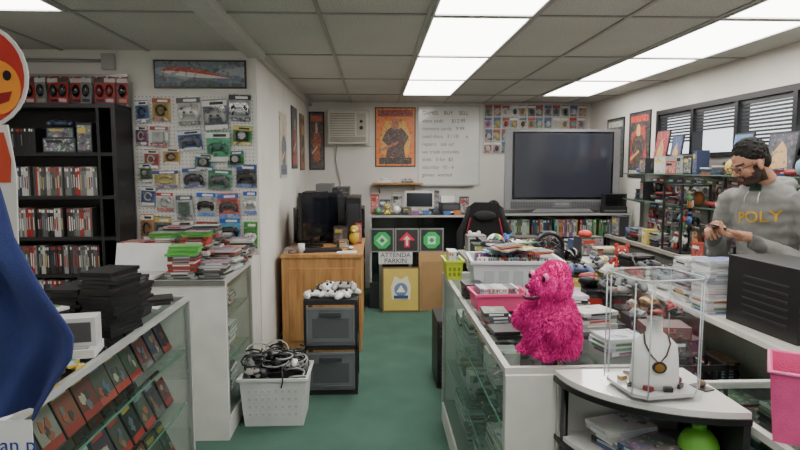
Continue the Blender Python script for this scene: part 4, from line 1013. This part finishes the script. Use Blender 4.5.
# gaming chair
mb=MB();mb.M=T(.98,5.35,0,-12)
for k in range(5):
    a=rad(72*k+18);mb.tube([(0,0,.09),(.27*math.cos(a),.27*math.sin(a),.065)],[.028,.018],BLACK);mb.cyl((.27*math.cos(a)-.012,.27*math.sin(a),.03),(.27*math.cos(a)+.012,.27*math.sin(a),.03),.03,DK,n=12);mb.cyl((.27*math.cos(a),.27*math.sin(a),.03),(.27*math.cos(a),.27*math.sin(a),.07),.008,DK,n=8)
mb.cyl((0,0,.08),(0,0,.42),.028,LG,'metal');mb.box((-.13,-.1,.41),(.13,.12,.44),DK)
mb.loft([(.44,0,0,.22,.22),(.46,0,0,.26,.26),(.51,0,0,.26,.26),(.54,0,0,.21,.22)],BLACK,'fabric',24)
BT=T(0,.0,0,0,-7)
mb.prism([(-.19,.52),(.19,.52),(.24,.75),(.25,1.0),(.19,1.12),(.17,1.25),(.1,1.3),(-.1,1.3),(-.17,1.25),(-.19,1.12),(-.25,1.0),(-.24,.75)],.2,.28,BLACK,'fabric',BT)
for s in(-1,1):
    mb.tube([(s*.18,.2,.56),(s*.225,.18,.78),(s*.235,.18,1.0),(s*.18,.2,1.13),(s*.155,.2,1.25)],[.02,.032,.032,.024,.018],C(24,24,27),'fabric',8,BT)
    mb.tube([(s*.14,.19,.6),(s*.165,.185,.8),(s*.17,.185,1.0),(s*.135,.19,1.15)],.008,C(120,30,34),'fabric',6,BT)
    mb.tube([(s*.24,.08,.5),(s*.29,.08,.6),(s*.29,.05,.68)],.018,DK);mb.box((s*.29-.035,-.12,.68),(s*.29+.035,.13,.71),BLACK)
mb.ell((0,.185,1.17),(.11,.03,.05),C(30,30,33),'fabric',M=BT)
mb.fin('gaming_chair')
# ---------------------------------------------------------------- right wall merchandise
mb=MB();x0,x1,y0,y1=2.42,2.83,3.2,6.2
mb.box((x0,y0,.87),(x1,y1,.9),C(150,144,134))
for z_ in(1.28,1.54):
    mb.box((x0+.18,y0,z_-.006),(x1,y1,z_),C(190,200,196),'glass');mb.box((x0+.176,y0,z_-.007),(x0+.18,y1,z_+.001),C(90,120,108),'gloss')
for y in(y0,(y0+y1)/2,y1-.03):
    mb.box((x0+.02,y,0),(x0+.05,y+.03,.87),DK);mb.box((x1-.04,y,.9),(x1-.01,y+.03,1.64),LG,'metal')
    for z_ in(1.28,1.54): mb.prism([(0,0),(.22,0),(.22,-.05)],0,.01,LG,'metal',T(x0+.18,y+.01,z_-.01))
mb.box((x0+.05,y0+.03,0.02),(x0+.07,y1-.03,.86),C(100,98,92))
mb.box((x1-.008,y0,.92),(x1,y1,1.66),C(120,116,110),'matte')
for k in range(9): mb.box((x1-.010,y0,.96+k*.08),(x1-.008,y1,.965+k*.08),C(70,68,66))
sr=mb.fin('wall_display_shelving')
mb=MB();PB=[C(150,54,46),C(50,60,90),C(50,50,54),C(110,108,104),C(190,170,90),C(70,110,80),C(30,30,33),C(130,90,70),C(170,170,166),C(24,24,26)]
for z_,dx in((.901,0),(1.281,.18),(1.541,.18)):
    y=y0+.04
    while y<y1-.25:
        k=random.randint(0,6);w=U(.10,.22);hm=.3 if z_<1.2 else (.22 if z_<1.5 else .2)
        xx=x0+dx+.03
        if z_<1.2 and 4.55<y+w/2<5.15: y+=w;continue
        if k<=2: gbox(mb,xx+.05,y+w/2,z_,w-.02,.1,U(.10,hm),random.choice(PB),-90+U(-10,10),random.choice(['print','darkprint']))
        elif k==3: stack(mb,xx+.08,y+w/2,z_,random.randint(3,8),90,P_MIX+P_DARK,w=w-.02,d=.13)
        elif k==4: ctrl(mb,T(xx+.06,y+.08,z_+.028,90),random.choice([WHITE,DK,C(150,60,60),C(60,80,150)]),1.0)
        elif k==5: mb.cyl((xx+.06,y+.08,z_),(xx+.06,y+.08,z_+U(.1,.2)),.04,random.choice(PB),n=16)
        else: mb.ell((xx+.06,y+.08,z_+.06),(.05,.06,.06),random.choice(P_RB),'fabric')
        y+=w
for y in(3.6,3.76,3.92,4.1,4.26,4.42,4.6,4.78,4.95,5.12,5.3,5.46,5.62,5.8,5.95):
    for z_ in(1.50,1.24,1.10):
        if R()<.85: blister(mb,T(x1-.012,y,z_,-90,0,U(-4,4)),.14,.19,random.choice([W_,LB,C(150,150,150),C(50,50,54),C(150,100,80),C(60,90,130)]),random.choice([DK,WHITE,C(150,50,50)]),random.choice([0,1,2]),random.choice([C(60,80,140),C(150,50,50),DK,C(80,130,80)]))
mb.fin('mixed_merchandise',parent=sr)
# glass toy tower on the shelving counter
mb=MB();mb.M=T(2.57,4.85,.901,-90)
for sx in(-.16,.145):
    for sy in(-.12,.105): mb.box((sx,sy,0),(sx+.015,sy+.015,.56),DK)
for z_ in(0,.18,.36,.545): mb.box((-.16,-.12,z_),(.16,.12,z_+.012),DK if z_ in(0,.545) else C(150,190,175),'plastic' if z_ in(0,.545) else 'glass')
mb.add([(-.145,-.118,.012),(.145,-.118,.012),(.145,-.118,.545),(-.145,-.118,.545)],[(0,1,2,3)],WHITE,'clearglass')
tt=mb.fin('glass_toy_cabinet',parent=sr)
def figure(mb,M,ca,cb,s=1):
    M=M@Matrix.Scale(s,4)
    for g in(-1,1):
        mb.tube([(g*.016,0,.0),(g*.015,0,.03),(g*.01,0,.06)],[.012,.009,.011],cb,M=M,n=6);mb.tube([(g*.022,0,.1),(g*.036,-.006,.08),(g*.034,-.016,.06)],[.009,.008,.008],ca,M=M,n=6)
    mb.loft([(.055,0,0,.014,.018),(.08,0,0,.014,.02),(.105,0,0,.012,.022),(.112,0,0,.006,.008)],ca,n=8,M=M);mb.ell((0,0,.128),(.017,.017,.019),C(220,180,140) if R()<.5 else cb,nu=8,nv=6,M=M);mb.ell((0,.004,.136),(.018,.018,.014),ca,nu=8,nv=5,M=M)
mb=MB();mb.M=T(2.57,4.85,.901,-90)
for z_ in(.012,.192,.372):
    for k in range(4): figure(mb,T(-.11+k*.072,U(-.06,.05),z_),random.choice(P_RB),random.choice(P_RB+P_DARK),1.0)
mb.fin('toy_figures',parent=sr)
for (y,z_,w,h,bg) in((5.75,1.54,.26,.42,C(150,40,34)),(5.45,1.54,.2,.36,C(40,60,110)),(4.45,1.54,.24,.32,C(60,110,160)),(4.0,1.54,.3,.3,C(40,44,60))):
    mb=MB();mb.M=T(2.74,y,z_,-90,-8);mb.box((-w/2,0,0),(w/2,.012,h),DK);mb.box((-w/2+.012,-.002,.012),(w/2-.012,0,h-.012),bg,'poster')
    mb.prism([(-w*.3,h*.15),(w*.3,h*.2),(w*.2,h*.6),(0,h*.8),(-w*.25,h*.55)],-.004,-.002,C(180,140,90),'poster');mb.fin('promotional_card',parent=sr)
# ---------------------------------------------------------------- man
man=empty('standing_man',(2.13,3.12,0),202)
HG=C(128,128,125);HD=C(94,94,92);PT=C(36,40,54);SK=C(178,130,104);GN=C(24,54,42)
b=MB()
b.loft([(.86,-.03,0,.11,.15),(.93,-.03,0,.13,.175),(1.0,-.02,0,.14,.185),(1.08,-.01,0,.135,.18),(1.18,.0,0,.135,.18),(1.3,.025,0,.138,.19),(1.38,.04,0,.13,.2),(1.44,.055,0,.112,.19),(1.49,.07,0,.085,.14),(1.53,.09,0,.065,.075),(1.55,.10,0,.06,.06)],HG,n=28)
for s in(-1,1):
    b.tube([(-.02,s*.09,.93),(-.01,s*.1,.8),(.01,s*.1,.5),(-.01,s*.1,.3),(-.03,s*.1,.09)],[.095,.092,.062,.058,.045],PT,n=14)
    b.ell((.035,s*.105,.045),(.13,.046,.045),BLACK);b.ell((-.06,s*.105,.055),(.05,.042,.05),BLACK)
aL=[(.05,.16,1.44),(.055,.21,1.41),(.055,.245,1.28),(.06,.265,1.13),(.10,.25,1.11),(.22,.18,1.175),(.325,.11,1.238)]
aR=[(.05,-.16,1.44),(.055,-.21,1.41),(.055,-.245,1.28),(.07,-.255,1.14),(.11,-.235,1.12),(.22,-.16,1.18),(.325,-.09,1.250)]
for a in(aL,aR): b.tube(a,[.068,.07,.062,.058,.056,.05,.038],HG,n=14)
b.tube([(.0,-.09,1.50),(-.035,-.06,1.505),(-.05,0,1.50),(-.035,.06,1.505),(.0,.09,1.5)],[.03,.045,.055,.045,.03],HG,n=10)
b.tube([(.0,.09,1.51),(.08,.08,1.5),(.14,.04,1.47)],[.03,.026,.018],HG,n=8);b.tube([(.0,-.09,1.51),(.08,-.08,1.5),(.14,-.04,1.47)],[.03,.026,.018],HG,n=8)
b.tube([(.075,0,1.5),(.11,0,1.56),(.145,0,1.6)],[.054,.05,.046],SK,n=14)
def bcol(c):
    if c.z<.075: return C(30,30,32)
    if c.z<.93: return PT
    if c.z>1.555 and c.x>.03: return SK
    if c.z>1.47 and c.x>.09 and abs(c.y)<.03+(c.z-1.47)*.2: return GN if c.z<1.53 else SK
    if .93<=c.z<.975 : return HD
    if c.x>.295 and c.z>1.1 : return HD
    return HG
def folds(c):
    if c.z<.93 or c.z>1.5: return 0
    return .010*noise.noise(Vector((c.x*9,c.y*9,c.z*24)))+.004*noise.noise(c*40)
bo=fuse(b,'body',.011,3,bcol,'fabric',folds);bo.parent=man
bv=BVHTree.FromPolygons([v.co for v in bo.data.vertices],[tuple(p.vertices) for p in bo.data.polygons])
t=text('POLY','hoodie_lettering',(0,0,0),(0,0,0),.085,C(205,160,20),parent=None,ext=0)
t.parent=man
tm=t.data
bm=bmesh.new();bm.from_mesh(tm);bmesh.ops.triangulate(bm,faces=bm.faces);bmesh.ops.subdivide_edges(bm,edges=bm.edges,cuts=1);bm.to_mesh(tm);bm.free()
for v in tm.vertices:
    y_=v.co.x*1.1+.03;z_=1.315+v.co.y+v.co.x*.12
    h=bv.ray_cast(Vector((.21,y_,z_)),Vector((-1,0,0)))
    x_=h[0].x if h[0] else .14
    v.co=(min(x_,.2)+.006,y_,z_)
d=MB()
for s in(-1,1): d.tube([(.155,s*.03,1.475),(.175,s*.035,1.45),(.18,s*.038,1.43),(.182,s*.036,1.415)],.003,C(200,200,195),n=6)
q=d.fin('drawstrings',origin=False);q.parent=man
# head
HM=T(.205,0,1.618,-20,0,27,.9)
hd=MB();hd.M=HM
hd.ell((-.012,0,.03),(.1,.078,.092),SK,nu=24,nv=16);hd.ell((.02,0,-.03),(.07,.061,.085),SK,nu=20,nv=12);hd.ell((.03,0,-.085),(.056,.046,.036),SK,nu=16,nv=10)
hd.tube([(.082,0,.022),(.098,0,.0),(.114,0,-.02),(.1,0,-.03)],[.008,.010,.0135,.01],SK);hd.ell((.095,.011,-.024),(.012,.009,.008),SK);hd.ell((.095,-.011,-.024),(.012,.009,.008),SK)
hd.ell((.072,0,.03),(.022,.05,.012),SK);hd.ell((.082,0,-.053),(.014,.025,.008),SK);hd.ell((.08,0,-.066),(.014,.022,.008),SK)
for s in(-1,1):
    hd.ell((.06,s*.036,-.02),(.028,.022,.022),SK);hd.ell((-.005,s*.08,-.01),(.02,.008,.032),SK,rot=(0,-10,s*12));hd.ell((-.002,s*.078,-.035),(.01,.008,.012),SK)
hd.tube([(-.02,0,-.03),(-.045,0,-.09),(-.06,0,-.14)],[.058,.052,.052],SK,n=16)
Hi=HM.inverted()
BR=C(62,44,34)
def hcol(c):
    q=Hi@c
    if q.z<-.034 and q.x>-.035 and not(-.068<q.z<-.05 and q.x>.084 and abs(q.y)<.02):
        if q.z>-.115 or q.x>.0:
            if not(q.z>-.05 and abs(q.y)<.055 and q.x>.03 and not(q.x>.07 and q.z<-.038 and abs(q.y)<.03)): return BR
    if -.035<q.z<0.0 and -.0<q.x<.03 and abs(q.y)>.055 and abs(q.y)<.074: return BR
    if -.068<=q.z<=-.05 and q.x>.084: return C(150,88,80)
    if abs(q.y)>.012 and abs(q.y)<.052 and .026<q.z<.037 and q.x>.06: return BR
    return SK
ho=fuse(hd,'head',.0038,3,hcol,'skin');ho.parent=man
hr=MB();hr.M=HM;rn=random.Random(5)
hr.ell((-.022,0,.052),(.096,.084,.088),BR,nu=24,nv=14);hr.ell((-.06,0,.0),(.060,.072,.07),BR)
for k in range(260):
    th=rn.uniform(0,2*math.pi);ph=rn.uniform(0,math.pi*.62)
    p=Vector((-.022+.096*math.sin(ph)*math.cos(th),.084*math.sin(ph)*math.sin(th),.052+.09*math.cos(ph)))
    if p.x>.03 and p.z<.085: continue
    hr.ell(p,(rn.uniform(.006,.011),)*3,BR,nu=8,nv=5)
hq=fuse(hr,'hair',.0045,1,lambda c:C(18,14,12),'hair');hq.parent=man
hr=MB();hr.M=HM
for k in range(90):
    th=rn.uniform(-1.1,1.1);zz=rn.uniform(-.112,-.082)
    hr.ell((.026+.05*math.cos(th)*(1+ (zz+.06)*3),.044*math.sin(th)*(1+(zz+.06)*3.5),zz),(.0045,.0045,.0045),BR,nu=7,nv=5)
hr.ell((.030,0,-.095),(.051,.042,.025),BR)
hq=fuse(hr,'beard',.0038,2,lambda c:C(52,38,30),'hair');hq.parent=man
g=MB();g.M=HM
for s in(-1,1):
    g.ell((.079,s*.031,.008),(.011,.013,.010),C(225,220,215),'gloss');g.ell((.088,s*.031,.004),(.004,.006,.006),BLACK,'gloss')
    g.ell((.080,s*.031,.012),(.012,.015,.009),SK,'skin')
q=g.fin('eyes',origin=False);q.parent=man
g=MB();g.M=HM
for s in(-1,1):
    pts=[]
    for k in range(17):
        a=2*math.pi*k/16;cx_=math.copysign(abs(math.cos(a))**.6,math.cos(a));sz=math.copysign(abs(math.sin(a))**.6,math.sin(a))
        pts.append((.104-.01*abs(cx_*.5),s*.033+.025*cx_,.006+.017*sz))
    g.tube(pts,.0018,BLACK,'gloss',6)
    g.tube([(.1,s*.058,.014),(.05,s*.076,.012),(.0,s*.084,.006),(-.02,s*.085,-.008)],.0018,BLACK,'gloss',6)
g.tube([(.1,-.009,.01),(.106,0,.013),(.1,.009,.01)],.0018,BLACK,'gloss',6)
q=g.fin('glasses',origin=False);q.parent=man
def hand(name,o,fx,up,side,curl,thumb_in=.4):
    fx=Vector(fx).normalized();up=Vector(up);up=(up-fx*up.dot(fx)).normalized();yy=up.cross(fx)
    M=Matrix(((fx.x,yy.x,up.x,o[0]),(fx.y,yy.y,up.y,o[1]),(fx.z,yy.z,up.z,o[2]),(0,0,0,1)))
    h=MB();h.M=M
    h.ell((0,0,0),(.05,.041,.015),SK,nu=16,nv=10);h.ell((-.015,side*.022,-.006),(.03,.018,.014),SK)
    h.tube([(-.085,0,.0),(-.05,0,0),(-.02,0,0)],[.027,.026,.028],SK,n=12)
    for i,(y0_,L) in enumerate(((.029,.07),(.0095,.078),(-.0105,.073),(-.029,.056))):
        y_=side*y0_;p=Vector((.034,y_,.002));a=0
        pp=Vector((.005,y_*.8,.0));pts=[pp,p]
        for sg,(fr_,cu) in enumerate(((.42,curl*.7),(.32,curl*1.0),(.26,curl*.7))):
            a+=rad(cu+i*2);p=p+Vector((math.cos(a),0,-math.sin(a)))*L*fr_;pts.append(p.copy())
        h.tube(pts,[.009,.0098,.0088,.0082,.0065],SK,n=9);h.ell(pts[-1],(.0068,)*3,SK,nu=8,nv=6)
    pts=[Vector((-.03,side*.022,-.004)),Vector((-.008,side*.044,-.012)),Vector((.018,side*.056-side*thumb_in*.01,-.018)),Vector((.04,side*.05-side*thumb_in*.03,-.022))]
    h.tube(pts,[.014,.0125,.0105,.008],SK,n=9);h.ell(pts[-1],(.0083,)*3,SK,nu=8,nv=6)
    q=fuse(h,name,.0028,2,lambda c:SK,'skin');q.parent=man
hand('left_hand',(.390,.060,1.262),(.8,-.5,.12),(0,0,-1),-1,38)
hand('right_hand',(.375,-.060,1.288),(.8,.42,-.05),(-.1,-.45,1),1,30,1)
ph=MB();ph.M=T(.445,0.005,1.293,8,0,-14)
ph.box((-.075,-.036,0),(.075,.036,.008),C(20,20,22),'gloss');ph.box((-.068,-.033,.008),(.068,.033,.0086),C(60,80,110),'gloss');ph.cyl((.055,.022,-.001),(.055,.022,0),.006,LG)
q=ph.fin('smartphone',.003,origin=False);q.parent=man
# ---------------------------------------------------------------- world + camera
w=bpy.data.worlds.new('World');bpy.context.scene.world=w;w.use_nodes=True
nt=w.node_tree;bg=nt.nodes.get('Background') or nt.nodes.new('ShaderNodeBackground')
bg.inputs[0].default_value=(.9,.94,1,1);bg.inputs[1].default_value=2.2
cam=bpy.data.cameras.new('cam');co=bpy.data.objects.new('camera',cam);bpy.context.scene.collection.objects.link(co)
co.location=(0,0,1.6);co.rotation_euler=(rad(90-5.5),0,rad(-2.4));cam.lens=27;cam.sensor_width=36;cam.clip_start=.02
bpy.context.scene.camera=co
